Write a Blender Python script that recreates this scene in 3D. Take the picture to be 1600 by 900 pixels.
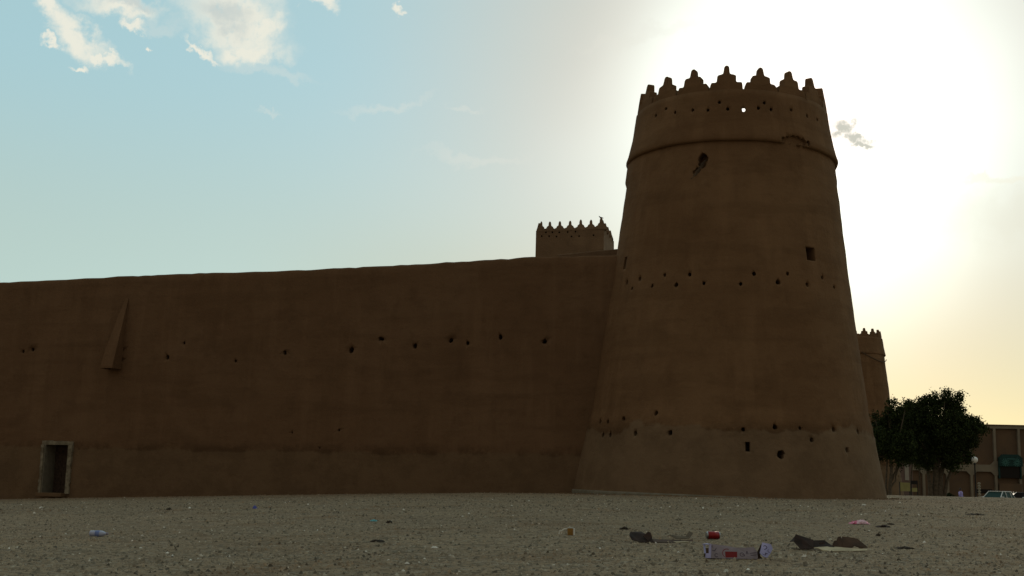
import bpy, bmesh, math, random
import numpy as np
from mathutils import Vector, Matrix, Euler, noise
R = math.radians
random.seed(11); rng = np.random.default_rng(11)
for o in list(bpy.data.objects): bpy.data.objects.remove(o)
S = bpy.context.scene
COL = S.collection

# ------------------------------------------------------------------ camera
F = 1860.0                      # focal length in pixels of a 1600 px wide picture
CAM_Z = 0.5
PITCH, ROLL = R(9.13), R(1.2)
camd = bpy.data.cameras.new('camera'); cam = bpy.data.objects.new('camera', camd); COL.objects.link(cam)
camd.sensor_width = 36; camd.lens = F / 1600 * 36; camd.clip_start = 0.1; camd.clip_end = 9000
CM = Matrix.Translation((0, 0, CAM_Z)) @ Matrix.Rotation(R(90) + PITCH, 4, 'X') @ Matrix.Rotation(ROLL, 4, 'Z')
cam.matrix_world = CM
S.camera = cam
def ray(px, py):
    return (CM.to_3x3() @ Vector(((px - 800) / F, -(py - 450) / F, -1))).normalized()
def at(px, py, Y):              # point of the line of sight at distance Y along the ground
    d = ray(px, py); return Vector((0, 0, CAM_Z)) + d * (Y / d.y)

# ------------------------------------------------------------------ sky and sun
SUN_DIR = ray(1278, 185)
EL = math.asin(SUN_DIR.z); AZ = math.atan2(SUN_DIR.x, SUN_DIR.y)
S.view_settings.view_transform = 'Standard'; S.view_settings.look = 'None'
S.view_settings.exposure = -1.0; S.view_settings.gamma = 1.0; S.view_settings.use_curve_mapping = False
W = bpy.data.worlds.new('World'); S.world = W; W.use_nodes = True
NT = W.node_tree; NT.nodes.clear(); NL = NT.links
class G:                        # terse node builder
    def __init__(s, nt): s.nt = nt
    def n(s, t, **k):
        x = s.nt.nodes.new(t)
        for a, b in k.items(): setattr(x, a, b)
        return x
    def put(s, sock, v):
        if isinstance(v, bpy.types.NodeSocket): s.nt.links.new(v, sock)
        elif v is not None: sock.default_value = v
    def m(s, op, a, b=None, c=None, clamp=False):
        x = s.n('ShaderNodeMath', operation=op, use_clamp=clamp)
        s.put(x.inputs[0], a); s.put(x.inputs[1], b); s.put(x.inputs[2], c); return x.outputs[0]
    def v(s, op, a, b=None, scale=None):
        x = s.n('ShaderNodeVectorMath', operation=op)
        s.put(x.inputs[0], a); s.put(x.inputs[1], b)
        if scale is not None: s.put(x.inputs[3], scale)
        return x.outputs[1] if op in ('DOT_PRODUCT', 'LENGTH', 'DISTANCE') else x.outputs[0]
    def mix(s, f, a, b, blend='MIX', clampf=True):
        x = s.n('ShaderNodeMix', data_type='RGBA', blend_type=blend); x.clamp_factor = clampf
        s.put(x.inputs[0], f); s.put(x.inputs[6], c4(a)); s.put(x.inputs[7], c4(b)); return x.outputs[2]
    def ramp(s, f, pts, interp='LINEAR'):
        x = s.n('ShaderNodeValToRGB'); cr = x.color_ramp; cr.interpolation = interp
        while len(cr.elements) < len(pts): cr.elements.new(0.5)
        for e, (p, c) in zip(cr.elements, pts): e.position = p; e.color = c4(c) if not isinstance(c, (int, float)) else (c, c, c, 1)
        s.put(x.inputs[0], f); return x.outputs[0]
    def noise(s, vec, scale, detail=4, rough=.5, dist=0, col=False):
        x = s.n('ShaderNodeTexNoise'); s.put(x.inputs['Vector'], vec)
        x.inputs['Scale'].default_value = scale; x.inputs['Detail'].default_value = detail
        x.inputs['Roughness'].default_value = rough; x.inputs['Distortion'].default_value = dist
        return x.outputs[1] if col else x.outputs[0]
    def mr(s, f, a, b, c=0., d=1., smooth=True):
        x = s.n('ShaderNodeMapRange'); x.interpolation_type = 'SMOOTHSTEP' if smooth else 'LINEAR'
        for i, q in enumerate((f, a, b, c, d)): s.put(x.inputs[i], q)
        return x.outputs[0]
def c4(c):
    if isinstance(c, bpy.types.NodeSocket): return c
    return tuple(c) + (1,) if len(c) == 3 else tuple(c)

g = G(NT)
tc = g.n('ShaderNodeTexCoord').outputs['Generated']
D = g.v('NORMALIZE', tc)
sky = g.n('ShaderNodeTexSky', sky_type='NISHITA', sun_disc=False)
sky.sun_elevation = EL; sky.sun_rotation = AZ; sky.air_density = 1.0; sky.dust_density = 0.6; sky.ozone_density = 1.0; sky.altitude = 600
sxyz = g.n('ShaderNodeSeparateXYZ'); NL.new(D, sxyz.inputs[0])
X_, Y_, Z_ = sxyz.outputs
cosd = g.v('DOT_PRODUCT', D, tuple(SUN_DIR))
ang = g.m('MULTIPLY', g.m('ARCCOSINE', g.m('MINIMUM', cosd, 1.0)), 180 / math.pi)       # degrees from the sun
# slight unevenness of the dusty aureole
wob = g.noise(D, 3.0, 3, .5)
ang2 = g.m('MULTIPLY', ang, g.mr(wob, .2, .8, .88, 1.12))
K = 2.12                                        # the exposure below is -1
base = g.v('SCALE', sky.outputs[0], scale=0.025 * K)
# dust scattering: a thick aureole round the sun, a pale veil over the whole sky, yellower low down, dimmer away from the sun
core = g.m('EXPONENT', g.m('MULTIPLY', g.m('POWER', g.m('DIVIDE', ang2, 8.9), 3.6), -1.0))
mid = g.m('EXPONENT', g.m('MULTIPLY', g.m('DIVIDE', ang2, 6.0), -1.0))
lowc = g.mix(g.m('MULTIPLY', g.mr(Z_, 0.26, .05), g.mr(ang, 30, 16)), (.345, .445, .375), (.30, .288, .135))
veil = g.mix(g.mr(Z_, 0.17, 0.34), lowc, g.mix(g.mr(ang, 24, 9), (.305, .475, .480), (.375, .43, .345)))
fall = g.mr(ang, 38, 125, 1.0, 0.42)  # veil dimmed out of view to lower the light on the wall
glow = g.v('ADD', g.v('SCALE', (.36, .60, .58), scale=core), g.v('SCALE', (.62, .05, .02), scale=mid))
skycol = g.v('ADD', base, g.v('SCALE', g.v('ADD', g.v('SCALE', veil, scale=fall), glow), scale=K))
skycol = g.mix(1.0, skycol, g.mix(g.mr(ang, 42, 85), (1, 1, 1), (1.32, .86, .68)), 'MULTIPLY')      # unseen sky away from the sun tinted to warm walls and ground
# clouds: soft patches at fixed compass bearings, torn by noise
az = g.m('ARCTAN2', X_, Y_); el = g.m('ARCSINE', Z_)
wn = g.noise(D, 26.0, 6, .62, 0, True)
wn2 = g.noise(D, 70.0, 5, .6, 0, True)
w1 = g.v('SCALE', g.v('SUBTRACT', wn, (.5, .5, .5)), scale=.055)
w2 = g.v('SCALE', g.v('SUBTRACT', wn2, (.5, .5, .5)), scale=.016)
cmb = g.n('ShaderNodeCombineXYZ'); NL.new(az, cmb.inputs[0]); NL.new(el, cmb.inputs[1])
P = g.v('ADD', g.v('ADD', cmb.outputs[0], w1), w2)
psep = g.n('ShaderNodeSeparateXYZ'); NL.new(P, psep.inputs[0])
def bear(px, py):
    d = ray(px, py); return math.atan2(d.x, d.y), math.asin(d.z)
def patch(px, py, rx, ry, rot=0, soft=1.25):
    a0, e0 = bear(px, py)
    dx = g.m('SUBTRACT', psep.outputs[0], a0); dy = g.m('SUBTRACT', psep.outputs[1], e0)
    c, s_ = math.cos(R(rot)), math.sin(R(rot))
    u = g.m('ADD', g.m('MULTIPLY', dx, c), g.m('MULTIPLY', dy, s_))
    w = g.m('SUBTRACT', g.m('MULTIPLY', dy, c), g.m('MULTIPLY', dx, s_))
    u = g.m('DIVIDE', u, rx / F); w = g.m('DIVIDE', w, ry / F)
    r = g.m('SQRT', g.m('ADD', g.m('MULTIPLY', u, u), g.m('MULTIPLY', w, w)))
    return g.mr(r, 1.0 + soft * .5, 1.0 - soft * .5, 0, 1)
def union(ps):
    r = ps[0]
    for p in ps[1:]: r = g.m('MAXIMUM', r, p)
    return r
det = g.noise(D, 120, 5, .65)
solid = union([patch(88, 22, 28, 14, -50), patch(122, 50, 48, 17, -36), patch(160, 88, 26, 8, -35), patch(85, 62, 12, 5, -10),
               patch(125, 96, 12, 5, 0), patch(190, 8, 52, 16, 0), patch(205, 38, 20, 7, -8), patch(368, 28, 74, 40, -12),
               patch(425, 52, 30, 20, 30), patch(390, 72, 46, 20, 0), patch(318, 76, 26, 5, -22), patch(498, 4, 22, 12, 0), patch(620, 20, 9, 5, 0),
               patch(236, 84, 8, 4, 0)])
solid = g.m('MULTIPLY', solid, g.mr(det, .22, .5, .55, 1.0))
shade = union([patch(350, 22, 36, 16, -10, 1.6), patch(200, 2, 40, 8, 0, 1.6)])
ccol = g.mix(g.m('MULTIPLY', shade, .8), (1.72, 1.68, 1.44), (1.10, 1.22, 1.18))
skycol = g.mix(g.m('MULTIPLY', solid, .93), skycol, ccol)
wis = union([patch(600, 164, 62, 7, 8), patch(728, 168, 26, 4, 0), patch(420, 112, 66, 8, -4), patch(428, 174, 16, 4, 0), patch(255, 42, 24, 10, 0),
             patch(740, 245, 70, 9, 3), patch(1000, 60, 90, 10, 10)])
skycol = g.mix(g.m('MULTIPLY', wis, .24), skycol, (1.6, 1.58, 1.4))
dk = union([patch(1325, 203, 19, 10, -42), patch(1344, 222, 12, 8, -25), patch(1345, 233, 16, 5, -5)])
skycol = g.mix(g.m('MULTIPLY', dk, .97), skycol, (1.2, 1.2, 1.04))
rw = union([patch(1570, 272, 50, 7, 0), patch(1440, 270, 12, 4, 0)])
skycol = g.mix(g.m('MULTIPLY', rw, .5), skycol, (1.86, 1.8, 1.48))
rd = union([patch(1590, 330, 90, 38, 0, 1.7)])
skycol = g.mix(g.m('MULTIPLY', rd, .35), skycol, (1.56, 1.5, 1.2))
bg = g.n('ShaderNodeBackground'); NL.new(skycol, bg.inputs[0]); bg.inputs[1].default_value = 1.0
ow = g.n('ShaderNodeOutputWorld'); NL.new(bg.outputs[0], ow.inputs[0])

sd = bpy.data.lights.new('sun', 'SUN'); sd.energy = 1.0; sd.angle = R(10); sd.color = (1.0, .86, .66)
sun = bpy.data.objects.new('sun', sd); COL.objects.link(sun)
sun.rotation_euler = SUN_DIR.to_track_quat('Z', 'Y').to_euler()

# ------------------------------------------------------------------ helpers
def tag(o, label=None, cat=None, group=None, kind=None):
    if label: o['label'] = label
    if cat: o['category'] = cat
    if group: o['group'] = group
    if kind: o['kind'] = kind
    return o
def empty(name, loc, rz=0):
    o = bpy.data.objects.new(name, None); o.empty_display_size = .2; COL.objects.link(o)
    o.location = loc; o.rotation_euler = (0, 0, rz); return o
def mesh(name, verts, faces, mat, parent=None, smooth=False, loc=None, rot=None):
    me = bpy.data.meshes.new(name); me.from_pydata([tuple(v) for v in verts], [], faces)
    if mat: me.materials.append(mat)
    if smooth: me.polygons.foreach_set('use_smooth', [True] * len(me.polygons))
    me.update(); o = bpy.data.objects.new(name, me); COL.objects.link(o)
    if parent: o.parent = parent
    if loc is not None: o.location = loc
    if rot is not None: o.rotation_euler = rot
    return o
class MB:
    def __init__(s): s.v = []; s.f = []
    def add(s, vs, fs):
        k = len(s.v); s.v += [tuple(v) for v in vs]; s.f += [tuple(i + k for i in f) for f in fs]; return s
    def box(s, c, d, M=None, taper=1.0):
        x, y, z = d[0] / 2, d[1] / 2, d[2] / 2
        vs = []
        for zz in (-z, z):
            t = taper if zz > 0 else 1
            vs += [Vector((-x * t, -y * t, zz)), Vector((x * t, -y * t, zz)), Vector((x * t, y * t, zz)), Vector((-x * t, y * t, zz))]
        if M: vs = [M @ v for v in vs]
        return s.add([v + Vector(c) for v in vs], [(3, 2, 1, 0), (4, 5, 6, 7), (0, 1, 5, 4), (1, 2, 6, 5), (2, 3, 7, 6), (3, 0, 4, 7)])
    def tube(s, pts, rs, n=8):
        pts = [Vector(p) for p in pts]; k = len(s.v)
        for i, p in enumerate(pts):
            d = (pts[min(i + 1, len(pts) - 1)] - pts[max(i - 1, 0)]).normalized()
            a = d.orthogonal().normalized() if i == 0 else (a - d * a.dot(d)).normalized()
            b = d.cross(a); r = rs[i] if isinstance(rs, (list, tuple)) else rs
            for j in range(n):
                t = 2 * math.pi * j / n; s.v.append(tuple(p + a * math.cos(t) * r + b * math.sin(t) * r))
        for i in range(len(pts) - 1):
            for j in range(n):
                q = k + i * n; s.f.append((q + j, q + (j + 1) % n, q + n + (j + 1) % n, q + n + j))
        s.f.append(tuple(k + j for j in reversed(range(n)))); s.f.append(tuple(k + (len(pts) - 1) * n + j for j in range(n)))
        return s
    def lathe(s, prof, n=24, M=None, closed=False):
        k = len(s.v)
        for (r, z) in prof:
            for j in range(n):
                t = 2 * math.pi * j / n; v = Vector((r * math.cos(t), r * math.sin(t), z)); s.v.append(tuple(M @ v if M else v))
        m = len(prof)
        for i in range(m if closed else m - 1):
            for j in range(n):
                a, b = k + i * n, k + ((i + 1) % m) * n; s.f.append((a + j, a + (j + 1) % n, b + (j + 1) % n, b + j))
        if not closed:
            s.f.append(tuple(k + j for j in reversed(range(n)))); s.f.append(tuple(k + (m - 1) * n + j for j in range(n)))
        return s
    def slab(s, pts, th):          # polygon given thickness along its normal
        pts = [Vector(p) for p in pts]; nrm = Vector((0, 0, 0))
        for i in range(len(pts)): nrm += (pts[i] - pts[0]).cross(pts[(i + 1) % len(pts)] - pts[0])
        nrm.normalize(); n = len(pts)
        fs = [tuple(range(n)), tuple(n + i for i in reversed(range(n)))]
        fs += [(i, n + i, n + (i + 1) % n, (i + 1) % n) for i in range(n)]
        fs = [tuple(reversed(f)) for f in fs]
        return s.add([p + nrm * th / 2 for p in pts] + [p - nrm * th / 2 for p in pts], [tuple(reversed(f)) for f in fs])
    def build(s, name, mat, parent=None, smooth=False, loc=None, rot=None): return mesh(name, s.v, s.f, mat, parent, smooth, loc, rot)
def bevel(o, w, seg=2):
    m = o.modifiers.new('bevel', 'BEVEL'); m.width = w; m.segments = seg; m.limit_method = 'ANGLE'; return o
def cut(o, cutter_mb):             # carve, then keep only the carved mesh
    c = cutter_mb.build('cutter', None)
    bm = bmesh.new(); bm.from_mesh(c.data); bmesh.ops.recalc_face_normals(bm, faces=bm.faces); bm.to_mesh(c.data); bm.free()
    if o.parent: c.parent = o.parent
    m = o.modifiers.new('b', 'BOOLEAN'); m.operation = 'DIFFERENCE'; m.solver = 'EXACT'; m.object = c; m.use_self = True
    dg = bpy.context.evaluated_depsgraph_get(); dg.update()
    me = bpy.data.meshes.new_from_object(o.evaluated_get(dg)); o.modifiers.clear()
    if len(me.polygons) > 10: o.data = me
    bpy.data.objects.remove(c)
def fbm(v, sc, oct=4):
    return noise.fractal(Vector(v) * sc, 1.0, 2.0, oct)

# ------------------------------------------------------------------ materials
def pbr(name, color=(.5, .5, .5), rough=.85, spec=.3, build=None, metal=0, **kw):
    m = bpy.data.materials.new(name); m.use_nodes = True; nt = m.node_tree
    b = nt.nodes['Principled BSDF']; b.inputs['Base Color'].default_value = c4(color); b.inputs['Roughness'].default_value = rough
    b.inputs['Specular IOR Level'].default_value = spec; b.inputs['Metallic'].default_value = metal
    for k, v in kw.items(): b.inputs[k].default_value = v
    if build: build(G(nt), b)
    return m
def bump(q, b, h, strength, dist):
    x = q.n('ShaderNodeBump'); x.inputs['Strength'].default_value = strength; x.inputs['Distance'].default_value = dist
    q.put(x.inputs['Height'], h); q.nt.links.new(x.outputs[0], b.inputs['Normal'])
def varied(name, c1, c2, scale=6, rough=.9, bs=.3, bd=.01, spec=.2):
    def f(q, b):
        t = q.n('ShaderNodeTexCoord').outputs['Object']
        n = q.noise(t, scale, 5, .6)
        q.put(b.inputs['Base Color'], q.mix(q.mr(n, .35, .65), c1, c2)); bump(q, b, n, bs, bd)
    return pbr(name, c1, rough, spec, f)

def mud(name, dark, light, skirt, zskirt=2.6, isw=False):
    def f(q, b):
        t = q.n('ShaderNodeNewGeometry').outputs['Position']
        n1 = q.noise(t, .22, 5, .6); n2 = q.noise(t, 1.1, 6, .65); n3 = q.noise(t, 7, 6, .7)
        mp = q.n('ShaderNodeMapping'); q.put(mp.inputs[0], t); mp.inputs['Scale'].default_value = (1, 1, .12)
        st = q.noise(mp.outputs[0], 1.3, 4, .6)                                        # rain streaks
        mp2 = q.n('ShaderNodeMapping'); q.put(mp2.inputs[0], t); mp2.inputs['Scale'].default_value = (.15, .15, 1.0)
        co = q.noise(mp2.outputs[0], 1.6, 3, .55)                                      # building courses
        c = q.mix(q.mr(n1, .35, .68), dark, light)
        c = q.mix(q.m('MULTIPLY', q.mr(n2, .45, .7), .5), c, tuple(x * .72 for x in dark))
        c = q.mix(q.m('MULTIPLY', q.mr(st, .48, .68), .42), c, tuple(x * 1.18 for x in light))
        c = q.mix(q.m('MULTIPLY', q.mr(co, .5, .62), .30), c, tuple(x * .75 for x in dark))
        z = q.n('ShaderNodeSeparateXYZ'); q.put(z.inputs[0], t)
        zz = q.m('ADD', z.outputs[2], q.m('MULTIPLY', q.m('SUBTRACT', q.noise(t, .45, 4, .6), .5), 1.5 if not isw else .5))
        sk = q.mr(zz, zskirt + .08, zskirt - .08)
        edge = q.m('MULTIPLY', q.mr(zz, zskirt - .12, zskirt), q.mr(zz, zskirt + .5, zskirt + .05))
        patchy = q.mr(q.noise(t, .9, 6, .7), .40, .62)
        c = q.mix(q.m('MULTIPLY', sk, .78), c, q.mix(patchy, skirt, tuple(x * .78 for x in skirt)))
        c = q.mix(q.m('MULTIPLY', q.m('MULTIPLY', edge, patchy), .7), c, tuple(x * .5 for x in dark))
        sp = q.mr(q.noise(t, 22, 3, .6), .66, .74)
        c = q.mix(q.m('MULTIPLY', sp, .35), c, tuple(x * 1.6 for x in light))
        q.put(b.inputs['Base Color'], c)
        h = q.m('ADD', q.m('MULTIPLY', n2, .6), q.m('ADD', q.m('MULTIPLY', n3, .22), q.m('MULTIPLY', co, .35)))
        h = q.m('ADD', h, q.m('MULTIPLY', q.noise(t, 30, 4, .7), .06))
        bump(q, b, h, .7, .15)
    return pbr(name, dark, .97, .05, f)
MUD = mud('mud_plaster', (.166, .094, .049), (.200, .118, .063), (.192, .132, .082), 2.5)
MUDW = mud('mud_plaster_curtain_wall', (.152, .087, .048), (.172, .102, .058), (.165, .108, .063), 1.5, True)
MUDK = mud('mud_plaster_keep', (.175, .112, .068), (.195, .128, .078), (.15, .1, .06), -9)
TRIM = varied('pale_plaster', (.27, .235, .17), (.14, .115, .08), 3.5, .95, .4, .03)
REVEAL = varied('grey_plaster', (.21, .19, .145), (.15, .135, .10), 2.5, .95, .3, .02)
WOODD = varied('old_wood', (.070, .045, .032), (.040, .027, .020), 9, .85, .3, .01)
WOOD = varied('weathered_wood', (.13, .10, .07), (.07, .05, .035), 12, .9, .4, .01)

# ------------------------------------------------------------------ ground
def sm(a, b, x):
    t = max(0., min(1., (x - a) / (b - a))); return t * t * (3 - 2 * t)
def gz(x, y):
    l = -0.0375 * (math.log(1 + math.exp(-x / 1.2)) * 1.2 if x > -40 else -x)
    l = max(l, -1.5)
    far = sm(62, 95, y)
    r = .004 * max(0, min(x, 40))
    und = .035 * noise.noise(Vector((x * .13, y * .13, 0))) + .018 * noise.noise(Vector((x * .45, y * .45, 5)))
    return (l + r + und) * (1 - far) - 1.25 * far
def on_ground(px, py):
    d = ray(px, py); t = 2.0
    for _ in range(6000):
        p = Vector((0, 0, CAM_Z)) + d * t
        if p.z <= gz(p.x, p.y): return Vector((p.x, p.y, gz(p.x, p.y)))
        t += .02
    return p
def axis(core0, core1, step, outs):
    a = [-v for v in reversed(outs) if -v < core0] + list(np.arange(core0, core1 + 1e-6, step)) + [v for v in outs if v > core1]
    return a
xs = axis(-34, 34, .5, [36, 40, 46, 55, 70, 100, 160, 300, 600, 1200, 2500, 5000])
ys = axis(2, 100, .5, [102, 106, 112, 120, 140, 170, 230, 350, 600, 1200, 2500, 5000])
ys = [y for y in ys if True]; ys = [-5000, -1000, -200, -50, -15, -5, -1] + [y for y in ys if y >= 2]
gv = [(x, y, gz(x, y)) for y in ys for x in xs]; nx = len(xs)
gf = [(j * nx + i, j * nx + i + 1, (j + 1) * nx + i + 1, (j + 1) * nx + i) for j in range(len(ys) - 1) for i in range(nx - 1)]
def gmat(q, b):
    t = q.n('ShaderNodeNewGeometry').outputs['Position']
    n1 = q.noise(t, .35, 5, .6); n2 = q.noise(t, 3.2, 6, .7)
    v = q.n('ShaderNodeTexVoronoi'); q.put(v.inputs['Vector'], t); v.inputs['Scale'].default_value = 26
    v2 = q.n('ShaderNodeTexVoronoi'); q.put(v2.inputs['Vector'], t); v2.inputs['Scale'].default_value = 60
    c = q.mix(q.mr(n1, .3, .7), (.300, .222, .145), (.370, .272, .172))
    c = q.mix(q.m('MULTIPLY', q.mr(n2, .48, .7), .5), c, (.155, .125, .086))
    cell = q.n('ShaderNodeSeparateColor'); q.put(cell.inputs[0], v.outputs['Color'])
    c = q.mix(q.mr(cell.outputs[0], .55, .95, 0, .75), c, (.10, .088, .066))
    c = q.mix(q.mr(cell.outputs[1], .80, 1.0, 0, .65), c, (.42, .38, .30))
    c = q.mix(q.m('MULTIPLY', q.mr(q.noise(t, .55, 6, .7, .6), .50, .66), .6), c, (.225, .155, .095))       # bare brown earth
    c = q.mix(q.m('MULTIPLY', q.mr(q.noise(t, 6.5, 5, .75), .56, .70), .55), c, (.11, .085, .06))
    q.put(b.inputs['Base Color'], c)
    h = q.m('ADD', q.m('MULTIPLY', q.m('SUBTRACT', 1.0, v.outputs['Distance']), .35), q.m('MULTIPLY', n2, 1.6))
    h = q.m('ADD', h, q.m('MULTIPLY', v2.outputs['Distance'], .15))
    h = q.m('ADD', h, q.m('MULTIPLY', q.noise(t, 12, 4, .7), .5))
    bump(q, b, h, 1.0, .07)
GROUND = pbr('gravelly_soil', (.22, .2, .15), .97, .08, gmat)
ground = mesh('ground', gv, gf, GROUND, smooth=True); tag(ground, kind='structure')

# loose stones
def stones(N, ymin, ymax, smin, smax, seed):
    r = np.random.default_rng(seed)
    u = r.random(N); y = 1.0 / (1 / ymin + u * (1 / ymax - 1 / ymin)) if False else ymin * (ymax / ymin) ** u
    x = (r.random(N) * 2 - 1) * (y * .56 + 1.5)
    s = smin * (smax / smin) ** (r.random(N) ** 3.0)
    s = s * np.clip(y / 14, 1, 1.8)
    base = np.array([[1, 0, 0], [.3, .9, 0], [-.8, .6, 0], [-.9, -.5, 0], [.2, -1, 0], [.1, .1, .75], [.5, -.3, .55]], float)
    V = np.repeat(base[None], N, 0) + r.normal(0, .16, (N, 7, 3))
    V[:, :5, 2] = -.35
    a = r.random(N) * 6.283; ca, sa = np.cos(a), np.sin(a)
    vx = V[:, :, 0] * ca[:, None] - V[:, :, 1] * sa[:, None]; vy = V[:, :, 0] * sa[:, None] + V[:, :, 1] * ca[:, None]
    vz = V[:, :, 2] * (.6 + .6 * r.random(N))[:, None]
    z0 = np.array([gz(float(p), float(q)) for p, q in zip(x, y)])
    out = np.stack([vx * s[:, None] + x[:, None], vy * s[:, None] + y[:, None], vz * s[:, None] + z0[:, None]], 2).reshape(-1, 3)
    tri = np.array([[0, 1, 5], [1, 2, 5], [2, 3, 5], [3, 4, 6], [4, 0, 6], [0, 5, 6], [3, 6, 5]])
    T = (tri[None] + (np.arange(N) * 7)[:, None, None]).reshape(-1, 3)
    return out, T
def tri_mesh(name, V, T, mat, parent=None, k=3):
    me = bpy.data.meshes.new(name); me.vertices.add(len(V)); me.vertices.foreach_set('co', np.asarray(V, np.float32).ravel())
    me.loops.add(len(T) * k); me.loops.foreach_set('vertex_index', np.asarray(T, np.int32).ravel())
    me.polygons.add(len(T)); me.polygons.foreach_set('loop_start', np.arange(len(T), dtype=np.int32) * k)
    me.update(calc_edges=True); me.validate(); me.materials.append(mat)
    o = bpy.data.objects.new(name, me); COL.objects.link(o)
    if parent: o.parent = parent
    return o
def smat(q, b):
    r = q.n('ShaderNodeNewGeometry').outputs['Random Per Island']
    t = q.n('ShaderNodeNewGeometry').outputs['Position']
    f = q.m('MULTIPLY', q.mr(q.noise(t, .55, 6, .7, .6), .48, .64), .75)
    f2 = q.m('MULTIPLY', q.mr(q.noise(t, 1.6, 5, .7), .52, .68), .6)
    c0 = (q.ramp(r, [(0, (.085, .068, .048)), (.22, (.17, .140, .10)), (.6, (.30, .235, .16)), (.95, (.38, .305, .21)), (.99, (.44, .38, .29)), (.996, (.70, .65, .56)), (1, (.85, .82, .76))]))
    q.put(b.inputs['Base Color'], q.mix(1.0, q.mix(1.0, c0, q.mix(f, (1, 1, 1), (.86, .68, .55)), 'MULTIPLY'), q.mix(f2, (1, 1, 1), (.62, .60, .60)), 'MULTIPLY'))
V, T = stones(200000, 5.0, 62, .0036, .022, 3)
tag(tri_mesh('gravel', V, T, pbr('gravel_stone', (.2, .2, .2), .9, .2, smat)), 'loose grey brown gravel strewn over the square', kind='stuff')

# ------------------------------------------------------------------ round corner towers
TY = 48.0; P0_, P1_ = at(1135.5, 779, TY), at(1140.8, 262, TY); TX = P0_.x
LEAN = math.atan2(P1_.x - P0_.x, P1_.z - P0_.z)
def axdepth(x, y, z):
    v = CM.inverted() @ Vector((x, y, z)); return -v.z
def prof_pt(py, hw):
    z = at(1141, py, TY).z; d = axdepth(TX, TY, z); a = hw / F
    return z, hw * d / F / math.sqrt(1 + a * a)
PR = [prof_pt(y, h) for y, h in ((779, 242), (740, 234), (700, 225), (662, 218.5), (650, 214), (620, 210), (540, 197.5), (470, 186), (372, 172.5), (262, 156.5), (240, 154.5))]
PR.insert(0, (-2.6, PR[0][1] + .35))
ZC = 13.42                                  # underside of the crown
def prad(z):
    for (z0, r0), (z1, r1) in zip(PR, PR[1:]):
        if z <= z1: return r0 + (r1 - r0) * (z - z0) / (z1 - z0)
    return PR[-1][1]
DIRC = math.atan2(-TY, -TX)                  # bearing from the tower axis to the camera
def ang_of(px, D_, Rr):                      # tower angle seen at picture column px
    s = (px - 1141) * D_ / F / Rr; return DIRC + math.asin(max(-1, min(1, s)))
def ring_mesh(prof, n, amp, closed, capb=True, capt=True, lump=None):
    v = []; f = []
    for (r, z) in prof:
        for j in range(n):
            t = 2 * math.pi * j / n; c, s = math.cos(t), math.sin(t)
            p = Vector((r * c, r * s, z)); k = fbm(p, .35, 3) * amp + fbm(p + Vector((9, 3, 1)), 1.7, 3) * amp * .35
            if lump: k += lump(t, z)
            v.append((p.x + c * k, p.y + s * k, z + (fbm(p, .9, 2) * amp * .5)))
    m = len(prof)
    for i in range(m if closed else m - 1):
        for j in range(n):
            a, b = i * n, ((i + 1) % m) * n; f.append((a + j, a + (j + 1) % n, b + (j + 1) % n, b + j))
    if not closed:
        f.append(tuple(reversed(range(n)))); f.append(tuple((m - 1) * n + j for j in range(n)))
    return v, f
N = 192
tower = empty('round_tower', (TX, TY, 0)); tower.rotation_euler = (0, LEAN, 0)
TM = Matrix.Translation((TX, TY, 0)) @ Matrix.Rotation(LEAN, 4, 'Y'); TI = TM.inverted()
tag(tower, 'massive tapering round mud tower crowned with stepped merlons, nearest to the viewer', 'tower', 'round corner towers of the fort')
def lump(t, z):
    d = (t - DIRC + math.pi) % (2 * math.pi) - math.pi
    k = 0
    w = math.exp(-((d + 1.5) / .4) ** 2) * .10 + math.exp(-((d - 1.55) / .3) ** 2) * .03
    k += w * sm(12.5, 12.75, z) * (1 - sm(13.5, 13.7, z))
    k += .035 * (1 - sm(2.45, 2.6, z + .3 * noise.noise(Vector((math.cos(t) * 3, math.sin(t) * 3, 1)))))   # thicker repaired skirt
    return k
zs = sorted(set([-2.6, -1, -.3] + list(np.arange(0, 14.2, .22)) + [2.4, 2.5, 2.6]))
sv, sf = ring_mesh([(prad(z), z) for z in zs], N, .038, False, lump=lump)
shaft = mesh('shaft', sv, sf, MUD, tower, True)
# crown: solid ring with overhanging foot
def cr(py, hw): return prof_pt(py, hw)[1]
RC0, RC1, RC2 = cr(262, 162.3), cr(200, 152.5), cr(150, 147)
ZT = at(1141, 139, TY - RC2).z               # line under the merlons
cp = [(4.0, ZC + .02), (RC0 - .03, ZC), (RC0 + .02, ZC + .10)]
for i in range(1, 11):
    u = i / 10; z = ZC + .10 + (ZT - ZC - .10) * u
    cp.append((RC0 + (RC1 - RC0) * min(1, u / .55) + (RC2 - RC1) * max(0, (u - .55) / .45), z))
RT = cp[-1][0]
cp += [(RT - .30, ZT + .01), (RT - .46, ZT - .02), (RT - .52, ZT - 1.0), (RT - .55, ZC + .30), (3.4, ZC + .2)]
cv, cf = ring_mesh(cp, N, .034, True)
crown = mesh('parapet', cv, cf, MUD, tower, True)
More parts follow.
